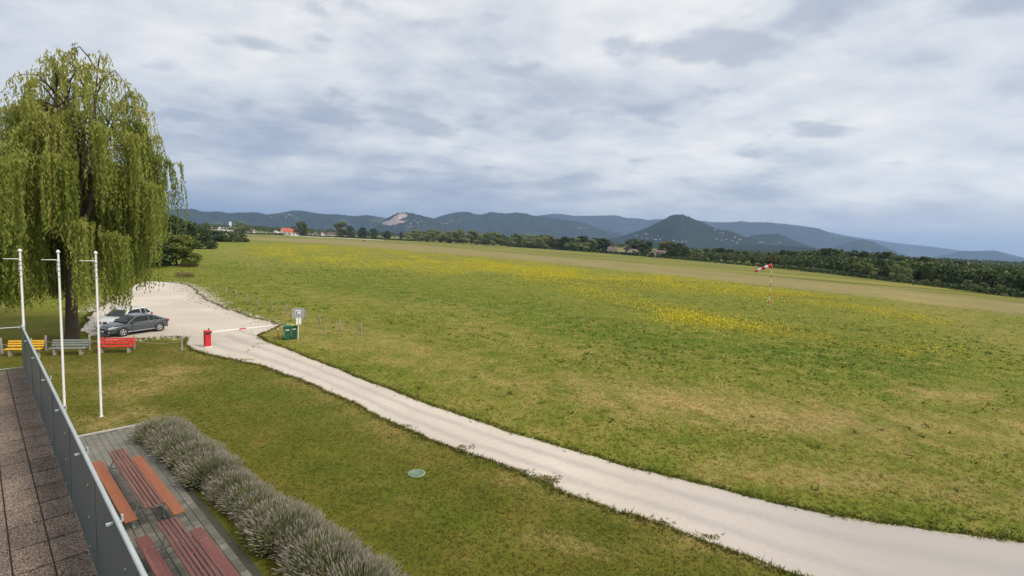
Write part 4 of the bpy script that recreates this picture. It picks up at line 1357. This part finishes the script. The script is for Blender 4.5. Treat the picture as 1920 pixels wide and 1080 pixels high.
MB().box((0, .17, .95), (.06, .02, .10)).box((0, .27, .95), (.06, .02, .10)).build('fork', POSTM, o2)

# ------------------------------------------------------------------ waste bins
BING = simple('green_plastic', (0.022, 0.105, 0.050), .45, .12, 3)
LIDY = simple('lime_lid', (0.36, 0.44, 0.05), .45, .08, 3)
LIDG = simple('green_lid', (0.03, 0.13, 0.06), .45, .08, 3)
LAB = simple('white_sticker', (.75, .76, .74), .6, .05, 8)
for (x, y), lid, lab in [((538, 637), LIDG, 'green wheeled waste bin with green lid, left of two'), ((551, 635), LIDY, 'green wheeled waste bin with lime yellow lid, right of two')]:
    p = G(x, y)
    o = empty('waste_bin', p, toward(p) + PI / 2 + .12, lab, 'waste bin', 'bins beside the barrier')
    b_ = MB()
    sc_ = [(.40, .42, .06), (.44, .48, .55), (.50, .56, 1.0), (.53, .60, 1.02), (.53, .60, 1.06)]
    V = []; F = []
    for wx, wy, z in sc_:
        V += [(-wx / 2, -wy / 2, z), (wx / 2, -wy / 2, z), (wx / 2, wy / 2, z), (-wx / 2, wy / 2, z)]
    for i in range(len(sc_) - 1):
        for k in range(4):
            k2 = (k + 1) % 4
            F.append((i * 4 + k, i * 4 + k2, i * 4 + 4 + k2, i * 4 + 4 + k))
    F += [(3, 2, 1, 0), tuple(len(V) - 4 + k for k in range(4))]
    b_.add(V, F)
    b_.build('body', BING, o)
    MB().prism([(-.31, 1.065), (.33, 1.065), (.33, 1.09), (.05, 1.16), (-.22, 1.15), (-.31, 1.10)], -.28, .28).build('lid', lid, o, None, PI / 2)
    MB().tube([(-.2, .33, 1.03), (-.2, .38, 1.03), (.2, .38, 1.03), (.2, .33, 1.03)], .016, 8).build('handle', BLACK, o)
    for sg in (-1, 1):
        MB().lathe([(.09, -.025), (.10, -.02), (.10, .02), (.09, .025)], 14, (sg * .23, .20, .10), 'x').build('wheel', BLACK, o)
    MB().box((0, -.263, .80), (.26, .008, .07), rot=Matrix.Rotation(math.radians(-5), 3, 'X')).build('sticker', LAB, o)
    MB().box((-.21, -.27, .58), (.02, .01, .72), rot=Matrix.Rotation(math.radians(-4.5), 3, 'X')).build('edge_rib', simple('pale_rib', (.30, .38, .33), .5), o)

# ------------------------------------------------------------------ notice sign
GREY_S = simple('aluminium_back', (0.34, 0.35, 0.36), .5, .06, 4, metal=.2)
p = G(559, 637)
o = empty('notice_sign', p, toward(p) + PI / 2, 'grey notice board with a small pictogram plate on a post beside the bins', 'sign')
dep = float((p - cC) @ cF); k_ = dep / FPX
def zpx(y): return (637 - y) * k_ / math.cos(math.atan((637 - 440) / FPX)) * 1.02
MB().tube([(0, .03, -.2), (0, .03, zpx(580))], .028, 10).build('post', WHITE, o)
MB().box((0, .0, (zpx(580) + zpx(598)) / 2), (.86, .02, zpx(580) - zpx(598))).build('board', GREY_S, o)
pg = MB().box((-.02, -.018, zpx(587)), (.34, .012, .34), ch=.004).build('pictogram_plate', WHITE, o)
fig = MB()
fig.box((-.12, -.027, zpx(587) - .02), (.06, .006, .24))
fig.box((.00, -.027, zpx(587) + .06), (.05, .006, .12), rot=Matrix.Rotation(.5, 3, 'Y'))
fig.box((.05, -.027, zpx(587) + .10), (.08, .006, .05))
fig.box((-.02, -.027, zpx(587) - .13), (.22, .006, .04))
fig.build('figure', BLACK, pg)
MB().box((0.03, -.012, (zpx(597) + zpx(609)) / 2), (.36, .012, zpx(597) - zpx(609)), ch=.004).build('notice_plate', WHITE, o)
MB().box((0.03, -.02, (zpx(597) + zpx(609)) / 2), (.03, .008, zpx(597) - zpx(609) + .05)).build('clamp_strip', simple('blue_strip', (.10, .10, .22), .5), o)

# ------------------------------------------------------------------ windsock
p = G(1441, 572)
dep = float((p - cC) @ cF); k_ = dep / FPX
hw_ = H + (hor(1444) - 497) * k_
o = empty('windsock', p, toward(p) + PI / 2, 'red and white windsock on a banded pole in the meadow', 'windsock')
RW = simple('red_cloth', (.58, .03, .03), .7, .1, 3); WW = simple('white_cloth', (.76, .74, .70), .75, .06, 3)
nb_ = 9
for k in range(nb_):
    MB().tube([(0, 0, hw_ * k / nb_), (0, 0, hw_ * (k + 1) / nb_)], .055 - .002 * k, 10).build('pole_band', (RW, WW)[k % 2], o)
MB().box((0, 0, .03), (.5, .5, .06), ch=.01).build('foot', CON, o)
fr = Vector((-.92, .0, -.32)).normalized()
s0 = Vector((-.05, 0, hw_ - .05)); SL = 2.5
rg = MB(); rg.lathe([(.40, -.02), (.43, 0), (.40, .02)], 18, (0, 0, 0), 'x')
rq = fr.to_track_quat('X', 'Z').to_matrix()
ringm = MB(); ringm.add([rq @ Vector(v) + s0 for v in rg.v], rg.f, True)
hp = MB(); hp.tube([s0 + rq @ Vector((0, .34 * math.cos(a), .34 * math.sin(a))) for a in np.linspace(0, 2 * PI, 19)], .025, 6); hp.build('hoop', GREYP, o)
for k in range(5):
    f0, f1 = k / 5, (k + 1) / 5
    b_ = MB()
    def ctr(f): return s0 + fr * SL * f + Vector((.0, .0, -.30 * f * f))
    b_.tube([ctr(f0), ctr((f0 + f1) / 2), ctr(f1)], [.34 - .19 * f0, .34 - .19 * (f0 + f1) / 2 + .01, .34 - .19 * f1], 16, cap=(k == 4))
    b_.build('sock_band', (RW, WW)[k % 2], o)

# ------------------------------------------------------------------ small things on the grass
p = G(781, 888)
o = empty('manhole_cover', p, .3, 'round green manhole cover in the near lawn', 'manhole cover')
GRN = simple('green_cover', (0.125, 0.19, 0.118), .75, .15, 6, .2)
MB().lathe([(.265, .0), (.265, .035), (.24, .04), (.235, .03), (.02, .034)], 30).build('lid', GRN, o)
MB().lathe([(.30, .0), (.30, .028), (.27, .028), (.27, .0)], 30).build('rim', simple('pale_rim', (.24, .32, .22), .8), o)
for a in (0, PI / 2, PI, PI * 1.5):
    MB().box((.2 * math.cos(a), .2 * math.sin(a), .036), (.05, .03, .006)).build('lifting_slot', POSTM, o)
for x, y, c, lab in [(1809, 577, (.62, .16, .03), 'small orange and white marker block at the right runway edge'), (682, 453, (.08, .07, .06), 'small dark marker block far out on the runway strip')]:
    p = G(x, y)
    k_ = float((p - cC) @ cF) / FPX
    o = empty('runway_marker', p, toward(p), lab, 'marker')
    MB().prism([(-1.5 * k_, 0), (1.5 * k_, 0), (.9 * k_, 3.0 * k_), (-.9 * k_, 3.0 * k_)], -1.7 * k_, 1.7 * k_).build('body', simple('marker_%d' % x, c, .6), o)
    MB().prism([(-1.62 * k_, 0.0), (1.62 * k_, 0.0), (1.35 * k_, .8 * k_), (-1.35 * k_, .8 * k_)], -1.8 * k_, 1.8 * k_).build('base_band', WHITE if x > 1000 else POSTM, o)

# ------------------------------------------------------------------ cars
def paint(name, c, rough=.25, metal=.3):
    if name in MATS: return MATS[name]
    mt, t = new_mat(name)
    P3 = t.n('ShaderNodeTexCoord').outputs['Object']
    cc = t.mix(t.math('MULTIPLY', t.smooth(t.noise(P3, 2.5, 5, .6), .45, .75), .12), c, tuple(v * .6 + .08 for v in c))
    b = t.n('ShaderNodeBsdfPrincipled', {'Base Color': cc, 'Roughness': rough, 'Metallic': metal, 'Coat Weight': .6, 'Coat Roughness': .08})
    t.n('ShaderNodeOutputMaterial', {'Surface': b.outputs[0]})
    MATS[name] = mt
    return mt


GLASS = simple('tinted_glass', (0.010, 0.013, 0.014), .07, .05, 1, spec=.45)
TYRE = simple('tyre_rubber', (0.015, 0.015, 0.016), .85, .1, 10)
RIM = simple('alloy_rim', (0.48, 0.48, 0.50), .32, .05, 8, metal=.7)
CHROME = simple('chrome_trim', (0.70, 0.70, 0.72), .18, .03, 8, metal=.9)
LAMP = simple('headlamp_glass', (0.55, 0.57, 0.58), .12, .1, 10, spec=.8)
REDL = simple('tail_lamp', (0.28, 0.012, 0.012), .2, .1, 8)


def car(loc, rz, label, body, L, W, st, gh, wheel_x, wr, suv=False):
    """x forward. st: stations (x, z_bottom, z_top, half width); gh: (x, z) of greenhouse outline: base front, roof front, roof rear, base rear"""
    o = empty('parked_car', loc, rz, label, 'car')
    V, F, n = [], [], 12
    for x, zb, zt, hw in st:
        half = [(hw * .70, zb), (hw * .94, zb + .05), (hw * .99, zb + (zt - zb) * .30), (hw, zb + (zt - zb) * .58), (hw * .965, zb + (zt - zb) * .86), (hw * .86, zt - .005)]
        ring = [(x, y, z) for y, z in half] + [(x, -y, z) for y, z in reversed(half)]
        V += ring
    for i in range(len(st) - 1):
        for k in range(n):
            k2 = (k + 1) % n
            F.append((i * n + k, i * n + k2, (i + 1) * n + k2, (i + 1) * n + k))
    F.append(tuple(range(n))[::-1]); F.append(tuple((len(st) - 1) * n + k for k in range(n)))
    b_ = MB().add(V, F, True).build('body', body, o)
    sm_ = b_.modifiers.new('smooth', 'SUBSURF'); sm_.levels = 2; sm_.render_levels = 2
    (xa, za), (xb, zb2), (xc, zc), (xd, zd) = gh
    W2 = W / 2
    def gy(z, x):                                          # half width of the cabin at height z
        return W2 * .93 - (z - za) / (zb2 - za) * W2 * .20
    xm = (xb + xc) / 2
    zr = max(zb2, zc) + .035
    prof = [(xa, za - .06), (xb, zb2), (xb + (xc - xb) * .3, zr), (xc + (xb - xc) * .3, zr - .005), (xc, zc), (xd, zd - .06)]
    V = []; F = []
    for x, z in prof:
        yb_ = gy(max(za, z), x)
        V += [(x, yb_, z), (x, -yb_, z)]
    # side floor points for the cabin
    m_ = len(prof)
    base = [(prof[0][0], za - .08), (prof[-1][0], zd - .08)]
    for i in range(m_ - 1):
        F.append((2 * i, 2 * i + 2, 2 * i + 3, 2 * i + 1))
    F.append(tuple(2 * i for i in range(m_))[::-1]); F.append(tuple(2 * i + 1 for i in range(m_)))
    F.append((0, 1, 2 * m_ - 1, 2 * m_ - 2))
    cab_ = MB().add(V, F).build('cabin', body, o)
    bv = cab_.modifiers.new('bevel', 'BEVEL'); bv.width = .05; bv.segments = 3; bv.limit_method = 'ANGLE'
    def ztop(x):                                           # cabin outline height
        return float(np.interp(-x, [-q[0] for q in prof], [q[1] for q in prof]))
    # side windows (front door, rear door, quarter light)
    cuts = [xa - .30, xb - .42, xm - .28, xc - .04, xd + .34] if not suv else [xa - .32, xb - .45, xm - .25, xc + .10, xd + .16]
    zl = za + .02
    def win(x0, x1):
        xs_ = np.linspace(x0, x1, 6)
        up_ = [(x, max(zl + .02, ztop(x) - .085)) for x in xs_]
        lo_ = [(x, zl + (x0 - x) * .02) for x in (x1, x0)]
        return up_ + lo_
    wins_ = [(cuts[0], cuts[2] + .04), (cuts[2] - .04, cuts[3] + .03), (cuts[3] - .03, cuts[4])]
    for sg in (-1, 1):
        for (x0, x1) in wins_:
            pl_ = win(x0, x1)
            out_ = [(x, sg * (gy(max(z, za), x) + .012), z) for x, z in pl_]
            inn = [(x, sg * (gy(max(z, za), x) - .01), z) for x, z in pl_]
            k = len(pl_)
            MB().add(out_ + inn, [tuple(range(k)), tuple(reversed(range(k, 2 * k)))] + [(i, (i + 1) % k, (i + 1) % k + k, i + k) for i in range(k)]).build('side_window', GLASS, o)
        MB().box(((cuts[0] + cuts[4]) / 2, sg * (W2 * .93 + .012), zl - .018), (cuts[0] - cuts[4] + .05, .016, .022)).build('window_trim', CHROME, o)
        MB().box((L * .0 + .05, sg * (W2 * .985 + .004), .30), (L * .50, .03, .05), ch=.008).build('sill_trim', CHROME if not suv else BLACK, o)
        mr = MB().box((xa - .38, sg * (W2 + .07), za + .07), (.13, .20, .13), ch=.035).build('mirror', body, o)
        for xq in (xm - .12, xc - .02):
            MB().box((xq - .22, sg * (W2 * .975 + .012), za - .10), (.17, .02, .025), ch=.006).build('door_handle', CHROME, o)
        for xq in (xa - .42, xm - .28):
            MB().box((xq, sg * (W2 * .987), .60), (.008, .03, .52)).build('door_gap', BLACK, o)
    def pane(p0, p1, nm, inset):
        (x0, z0), (x1, z1) = p0, p1
        d = Vector((x1 - x0, 0, z1 - z0)); nrm = Vector((z1 - z0, 0, -(x1 - x0))).normalized()
        if nrm.z < 0: nrm = -nrm
        pts = []
        for f in (.08, .5, .93):
            q = Vector((x0, 0, z0)) + d * f + nrm * .012
            w_ = gy(max(za, q.z), q.x) - inset
            pts.append((q, w_))
        V = []
        for q, w_ in pts:
            V += [(q.x, -w_, q.z), (q.x, 0, q.z + .004), (q.x, w_, q.z)]
        k = len(V)
        V2 = [(x - nrm.x * .02, y, z - nrm.z * .02) for x, y, z in V]
        F = []
        for i in range(2):
            for j in range(2):
                F.append((i * 3 + j, i * 3 + j + 1, i * 3 + j + 4, i * 3 + j + 3))
        F += [(0, 3, 3 + k, k), (3, 6, 6 + k, 3 + k), (2, 2 + k, 5 + k, 5), (5, 5 + k, 8 + k, 8), (6, 7, 7 + k, 6 + k), (7, 8, 8 + k, 7 + k)]
        MB().add(V + V2, F).build(nm, GLASS, o)
    pane((xa, za), (xb, zb2), 'windscreen', .10)
    pane((xd, zd), (xc, zc), 'rear_window', .12)
    # wheels
    for xw in wheel_x:
        for sg in (-1, 1):
            MB().lathe([(wr + .055, -.02), (wr + .055, .012)], 26, (xw, sg * (W2 - .015), wr + .01), 'y').build('wheel_arch', BLACK, o)
            wh = MB().lathe([(wr * .62, -.11), (wr * .9, -.115), (wr, -.08), (wr, .08), (wr * .9, .115), (wr * .62, .11)], 26, (xw, sg * (W2 - .085), wr), 'y').build('wheel', TYRE, o)
            rm = MB().lathe([(wr * .66, -.02), (wr * .68, .022), (wr * .60, .026), (wr * .57, .0)], 24, (xw, sg * (W2 + .012), wr), 'y')
            for k in range(5):
                a = k * 2 * PI / 5 + .3
                R_ = Matrix.Rotation(-a, 3, 'Y')
                c_ = R_ @ Vector((wr * .33, 0, 0))
                rm.box((xw + c_.x, sg * (W2 + .026), wr + c_.z), (wr * .6, .022, .085), rot=R_, ch=.006)
            rm.lathe([(.05, -.012), (.055, .02), (.02, .03)], 12, (xw, sg * (W2 + .03), wr), 'y')
            rm.build('rim', RIM, wh)
    # front and rear
    xf = L / 2
    for sg in (-1, 1):
        hl = MB().box((xf - .27, sg * W2 * .70, .665 if not suv else .80), (.42, .30, .13), rot=Matrix.Rotation(sg * -.42, 3, 'Z') @ Matrix.Rotation(.25, 3, 'Y'), ch=.04).build('headlight', LAMP, o)
        MB().box((-xf + .14, sg * W2 * .80, .80 if not suv else .92), (.22, .26, .17), rot=Matrix.Rotation(sg * .35, 3, 'Z'), ch=.04).build('tail_light', REDL, o)
        MB().box((xf - .10, sg * W2 * .68, .36), (.12, .22, .07), rot=Matrix.Rotation(sg * -.35, 3, 'Z'), ch=.02).build('fog_light', CHROME, o)
    if suv:
        for sg in (-1, 1):
            gr = MB().box((xf - .035, sg * .24, .70), (.05, .34, .17), ch=.03).build('grille', BLACK, o)
            MB().box((xf - .03, sg * .24, .79), (.05, .36, .018)).build('grille_trim', CHROME, gr)
    else:
        MB().box((xf - .03, 0, .62), (.06, .80, .05), ch=.012).build('grille_bar', CHROME, o)
        MB().box((xf - .028, 0, .555), (.05, .74, .06), ch=.012).build('grille', BLACK, o)
    MB().box((xf - .02, 0, .34), (.06, 1.0, .15), ch=.03).build('lower_intake', BLACK, o)
    MB().box((xf - .04, 0, .215), (.10, 1.35, .025), ch=.008).build('bumper_trim', CHROME, o)
    MB().box((xf + .015, 0, .42 if not suv else .46), (.02, .52, .115), ch=.004).build('number_plate', WHITE, o)
    MB().box((-xf + .0, 0, .50), (.02, .52, .115), ch=.004).build('number_plate', WHITE, o)
    MB().box((-xf + .06, 0, .32), (.10, 1.3, .12), ch=.03).build('rear_bumper_insert', BLACK, o)
    return o


fw_, rw_ = G(235, 631), G(295, 622)
cdir = (fw_ - rw_)[:2]; cdir /= np.linalg.norm(cdir)
crz = math.atan2(cdir[1], cdir[0])
GREY_P = paint('graphite_paint', (0.075, 0.092, 0.102), .30, .35)
WHITE_P = paint('white_car_paint', (0.74, 0.75, 0.74), .25, .0)
# middle of the car: between the near-side wheels, moved in by half a width
nrm_in = np.array([-cdir[1], cdir[0]])
if nrm_in @ (np.array([0, 0]) - fw_[:2]) > 0: nrm_in = -nrm_in
L1, W1 = 4.35, 1.78
cc1 = (fw_[:2] + rw_[:2]) / 2 + nrm_in * (W1 / 2)
car((cc1[0], cc1[1], 0.012), crz, 'dark grey saloon car parked on the gravel behind the red bench', GREY_P, L1, W1,
    [(-2.175, .34, .86, .62), (-2.12, .26, .96, .76), (-1.75, .22, 1.0, .86), (-1.2, .20, 1.0, .885), (-.3, .19, .97, .89), (.6, .19, .945, .89), (1.15, .20, .92, .885), (1.65, .22, .84, .86), (2.0, .22, .72, .76), (2.15, .26, .60, .60), (2.18, .34, .54, .5)],
    [(1.02, .93), (.28, 1.385), (-.95, 1.36), (-1.72, 1.02)], (1.28, -1.32), .325)
cc2 = cc1 + nrm_in * 2.6 - cdir * .85
wc = car((cc2[0], cc2[1], 0.012), crz + .36, 'white estate car parked beside the dark grey saloon under the willow', WHITE_P, 4.3, 1.80,
    [(-2.15, .40, .95, .66), (-2.08, .30, 1.08, .80), (-1.7, .25, 1.12, .875), (-1.2, .23, 1.11, .895), (-.3, .22, 1.08, .90), (.6, .22, 1.06, .90), (1.15, .23, 1.03, .895), (1.62, .25, .98, .87), (1.98, .26, .88, .79), (2.12, .30, .74, .66), (2.15, .40, .62, .55)],
    [(1.0, 1.04), (.30, 1.53), (-1.45, 1.53), (-2.0, 1.08)], (1.30, -1.28), .335, suv=True)
wc.scale = (.98, .98, .98)

# ------------------------------------------------------------------ grass, weeds, flowers, stones
def blades(P, nb, h0, h1, wd, lean, r_):
    n = len(P) * nb
    base = np.repeat(P, nb, 0) + np.c_[r_.normal(0, wd * 2.2, (n, 2)), np.zeros(n)]
    a = r_.uniform(0, 2 * PI, n)
    hh = r_.uniform(h0, h1, n)
    sd_ = np.c_[np.cos(a), np.sin(a), np.zeros(n)] * (wd * r_.uniform(.6, 1.4, n))[:, None]
    ln = np.c_[r_.normal(0, lean, n) * hh, r_.normal(0, lean, n) * hh, hh]
    V = np.stack([base - sd_, base + sd_, base + ln], 1).reshape(-1, 3)
    return V, np.arange(len(V)).reshape(-1, 3)


GRASS_L = foliage('lawn_blades', [(0, (.060, .078, .009)), (.45, (.120, .122, .017)), (.75, (.20, .155, .040)), (1, (.36, .255, .09))], .3)
GRASS_M = foliage('meadow_blades', [(0, (.050, .088, .008)), (.4, (.150, .178, .018)), (.7, (.26, .225, .046)), (1, (.43, .325, .12))], .3)
FLOWER = foliage('yellow_flower', [(0, (.42, .36, .012)), (.5, (.58, .49, .015)), (1, (.68, .56, .02))], .25)
r_ = np.random.default_rng(21)


def blocked(P):
    s, tt = TS(P)
    b1 = (tt < T1 + .05) & (s > S0 - .1) & (tt > -9)
    b2 = (tt < .2) & (s > -.3)
    return on_road(P[:, 0], P[:, 1]) | b1 | b2


def scatter(n, r0_, r1_, a0, a1, pw):
    """random points around the building, thinning with distance"""
    rr = (r_.random(n) * (r1_ ** pw - r0_ ** pw) + r0_ ** pw) ** (1 / pw)
    a = r_.uniform(a0, a1, n)
    return np.c_[rr * np.sin(a), rr * np.cos(a), np.zeros(n)]


AZ0, AZ1 = -1.0, 1.05
P = scatter(170000, 10, 48, AZ0, AZ1, 1.15)
P = P[~blocked(P)]
z = zones(P[:, 0], P[:, 1])
isl = z['lawn'] > .5
Pl = P[isl]; zl_ = {k: v[isl] for k, v in z.items()}
V, F = blades(Pl, 4, .018, .055, .011, .6, r_)
pn = .5 * fnoise(Pl[:, 0] * .9 + Pl[:, 1] * .4, 5) * .16 + .5 * fnoise(Pl[:, 1] * .8 - Pl[:, 0] * .5, 6) * .16
tn_ = np.clip(.42 + pn + .42 * zl_['dry'] - .2 * zl_['green'] + r_.normal(0, .13, len(Pl)), 0, 1)
tag(link('lawn_grass', np_mesh('lawn_grass', V, F, GRASS_L, np.repeat(tn_, 12))), 'short mown grass of the near lawn', 'grass', kind='stuff')
P = scatter(170000, 14, 120, AZ0, AZ1, .75)
P = P[~blocked(P)]
z = zones(P[:, 0], P[:, 1])
k = z['lawn'] < .5
P = P[k]; z = {a: b[k] for a, b in z.items()}
V, F = blades(P, 4, .03, .095, .019, .65, r_)
pn = .5 * fnoise(P[:, 0] * .5 + P[:, 1] * .3, 15) * .2 + .5 * fnoise(P[:, 1] * .45 - P[:, 0] * .3, 16) * .2
tn_ = np.clip(.41 + pn * 1.3 + .80 * z['dry'] - .34 * z['green'] + r_.normal(0, .13, len(P)), 0, 1)
tag(link('meadow_grass', np_mesh('meadow_grass', V, F, GRASS_M, np.repeat(tn_, 12))), 'uneven meadow grass right of the drive', 'grass', kind='stuff')
# broad-leaved weed rosettes, dark green specks in the meadow
P = scatter(20000, 15, 150, AZ0, AZ1, .9)
P = P[~blocked(P)]
z = zones(P[:, 0], P[:, 1])
cl_ = fnoise(P[:, 0] * .22 + 1.3 * np.sin(P[:, 1] * .1), 31) + fnoise(P[:, 1] * .25 + 1.1 * np.sin(P[:, 0] * .13), 32)
k = (z['lawn'] < .5) & (r_.random(len(P)) < np.clip(.02 + .42 * cl_ + .25 * z['green'] - .2 * z['dry'], .015, .8)) & (z['strip'] < .3)
P = P[k]
V, F = blades(P, 7, .07, .22, .036, .95, r_)
tag(link('meadow_weeds', np_mesh('meadow_weeds', V, F, GRASS_M, np.repeat(np.clip(r_.normal(.12, .12, len(P)), 0, 1), 21))), 'dark green weed tufts scattered over the meadow', 'weeds', kind='stuff')
# longer grass along the edges of the drive and the lot
E_ = []
for line in (roadL, roadR, lotW):
    q = np.repeat(line, 16, 0) + np.c_[r_.normal(0, .16, (len(line) * 16, 2)), np.zeros(len(line) * 16)]
    E_.append(q)
P = np.vstack(E_)
P = P[(~on_road(P[:, 0], P[:, 1])) | (r_.random(len(P)) < .035)]
V, F = blades(P, 5, .05, .15, .016, .6, r_)
tag(link('verge_grass', np_mesh('verge_grass', V, F, GRASS_L, np.repeat(np.clip(r_.normal(.28, .2, len(P)), 0, 1), 15))), 'ragged grass along the edges of the drive', 'grass', kind='stuff')
# weeds pushing through the near edge of the drive
W_ = []
for x, y, sx_, n_ in [(1022, 896, .16, 90), (1030, 903, .12, 50), (985, 884, .12, 30), (870, 838, .15, 40), (760, 800, .15, 40), (1240, 980, .14, 40), (1330, 1008, .12, 30), (455, 674, .3, 40)]:
    g_ = G(x, y); W_.append(np.c_[r_.normal(g_[0], sx_ * 1.6, n_), r_.normal(g_[1], sx_ * .7, n_), np.full(n_, .012)])
P = np.vstack(W_)
V, F = blades(P, 5, .015, .05, .016, 1.0, r_)
tag(link('drive_weeds', np_mesh('drive_weeds', V, F, GRASS_L, np.repeat(np.clip(r_.normal(.5, .25, len(P)), 0, 1), 15))), 'sparse weeds growing in the drive surface', 'weeds', kind='stuff')
# yellow flowers
P = scatter(900000, 40, 330, -.75, .75, 1.25)
P = P[~on_road(P[:, 0], P[:, 1])]
z = zones(P[:, 0], P[:, 1])
cl_ = fnoise(P[:, 0] * .16 + .9 * np.sin(P[:, 1] * .07), 41) + fnoise(P[:, 1] * .12 + .8 * np.sin(P[:, 0] * .09), 42) + .7 * fnoise(P[:, 0] * .9 + P[:, 1] * .4, 43)
k = r_.random(len(P)) < np.clip(z['flow'] * (.55 + .45 * cl_), 0, 1) * .8 + .0003
k &= z['strip'] < .4
P = P[k]
n = len(P)
dist = np.hypot(P[:, 0], P[:, 1])
C = P + np.c_[np.zeros((n, 2)), r_.uniform(.12, .34, n)]
ax = rand_dirs(n, r_) * np.array([1, 1, .7]); ax /= np.linalg.norm(ax, axis=1)[:, None]
bx = np.cross(ax, rand_dirs(n, r_)); bx /= np.linalg.norm(bx, axis=1)[:, None]
s_ = r_.uniform(.045, .095, n)
V, F = quads(C, ax * s_[:, None], bx * s_[:, None])
tag(link('meadow_flowers', np_mesh('meadow_flowers', V, F, FLOWER, np.repeat(r_.random(n), 4))), 'drifts of small yellow flowers across the meadow', 'flowers', kind='stuff')
print('flowers', n)
# stones: rubble along the far side of the gravel lot
def stones(name, P, s0_, s1_, mat, label):
    n = len(P)
    ico = np.array([(1, 0, 0), (-1, 0, 0), (0, 1, 0), (0, -1, 0), (0, 0, 1), (0, 0, -1)], float)
    fc = np.array([(0, 2, 4), (2, 1, 4), (1, 3, 4), (3, 0, 4), (2, 0, 5), (1, 2, 5), (3, 1, 5), (0, 3, 5)])
    s = r_.uniform(s0_, s1_, n)
    V = (ico[None] * r_.uniform(.6, 1.3, (n, 6, 1)) + r_.normal(0, .12, (n, 6, 3))) * s[:, None, None] * np.array([1, 1, .65])
    a = r_.uniform(0, 6.28, n)
    x = V[..., 0] * np.cos(a)[:, None] - V[..., 1] * np.sin(a)[:, None]; y = V[..., 0] * np.sin(a)[:, None] + V[..., 1] * np.cos(a)[:, None]
    V = np.stack([x, y, V[..., 2]], -1) + P[:, None, :] + np.array([0, 0, .0])
    F = (fc[None] + (np.arange(n) * 6)[:, None, None]).reshape(-1, 3)
    return tag(link(name, np_mesh(name, V.reshape(-1, 3), F, mat, np.repeat(r_.random(n), 6))), label, 'stones', kind='stuff')


STONE = foliage('pale_stone', [(0, (.22, .19, .15)), (.5, (.38, .34, .28)), (1, (.52, .48, .42))], 0.0, .9)
L = resample(np.array([G(*q) for q in [(330, 529), (352, 536), (362, 546), (376, 560), (410, 576), (452, 591), (505, 605), (524, 612)]]), .1)
P = np.repeat(L, 9, 0); P = P + np.c_[r_.normal(0, .55, (len(P), 2)), np.zeros(len(P))]
L2 = resample(np.array([G(*q) for q in [(345, 538), (366, 552), (395, 570)]]), .1)
P2 = np.repeat(L2, 16, 0); P2 = P2 + np.c_[r_.normal(0, 1.0, (len(P2), 2)), np.zeros(len(P2))]
L3 = resample(np.array([G(*q) for q in [(180, 640), (232, 637), (300, 632), (357, 633)]]), .1)
P3_ = np.repeat(L3, 9, 0); P3_ = P3_ + np.c_[r_.normal(0, .35, (len(P3_), 2)), np.zeros(len(P3_))]
L4 = resample(np.array([G(*q) for q in [(176, 585), (215, 566), (255, 548)]]), .1)
P4 = np.repeat(L4, 10, 0); P4 = P4 + np.c_[r_.normal(0, .8, (len(P4), 2)), np.zeros(len(P4))]
stones('rubble', np.vstack([P, P2, P3_, P4]), .02, .11, STONE, 'pale rubble along the rims of the gravel lot')
P = np.vstack([np.repeat(roadL, 3, 0), np.repeat(roadR, 3, 0)]); P = P + np.c_[r_.normal(0, .12, (len(P), 2)), np.full(len(P), .01)]
stones('loose_stones', P, .008, .035, STONE, 'loose pebbles along the edges of the drive')

# dry brown shrubs on the far lot edge
DRYL = foliage('dry_twigs', [(0, (.10, .07, .035)), (.5, (.18, .125, .06)), (1, (.26, .18, .09))], .2)
DB = TreeKind('dry_shrub', DRYL, 130, 1.2, 1.3, 0.0, 14, 1500, .06, 'dome', .02)
for x, y, yt, lab in [(345, 519, 509, 'low dry brown shrub right of the big round shrub, nearer one'), (352, 500, 490, 'low dry brown shrub right of the big round shrub, farther one')]:
    p = G(x, y)
    plant_px(DB, x, math.hypot(p[0], p[1]), yt, lab, None, 1.6, cat='bush', minh=.6)

# pale strip of bare ground before the barn and a light field behind it
def strip_sheet(name, pts, mat, z):
    V = np.array([ground_at_D(x, D) for x, D in pts]); V[:, 2] = z
    n = len(V) // 2
    F = [(i, i + 1, 2 * n - 2 - i, 2 * n - 1 - i) for i in range(n - 1)]
    return tag(link(name, np_mesh(name, V, np.array(F), mat)), kind='structure')


strip_sheet('path', [(545, 900), (600, 880), (660, 850), (720, 820), (720, 775), (660, 800), (600, 830), (545, 860)], simple('pale_track', (.50, .46, .38), .9, .1, .05), .02)
strip_sheet('field', [(380, 1400), (480, 1450), (560, 1450), (640, 1350), (640, 1000), (560, 1010), (480, 1000), (380, 960)], simple('stubble_field', (.27, .225, .12), .95, .1, .02), .02)

# ------------------------------------------------------------------ haze
mt, t = new_mat('haze')
pv = t.n('ShaderNodeVolumePrincipled', {'Color': (0.42, 0.63, 1.0, 1), 'Density': 0.000074, 'Anisotropy': 0.2})
t.n('ShaderNodeOutputMaterial', {'Volume': pv.outputs[0]})
hz = MB().box((0, 8500, 349), (35000, 19400, 700)).build('haze', mt)
tag(hz, 'pale blue haze lying over the far hills', 'haze', kind='stuff')
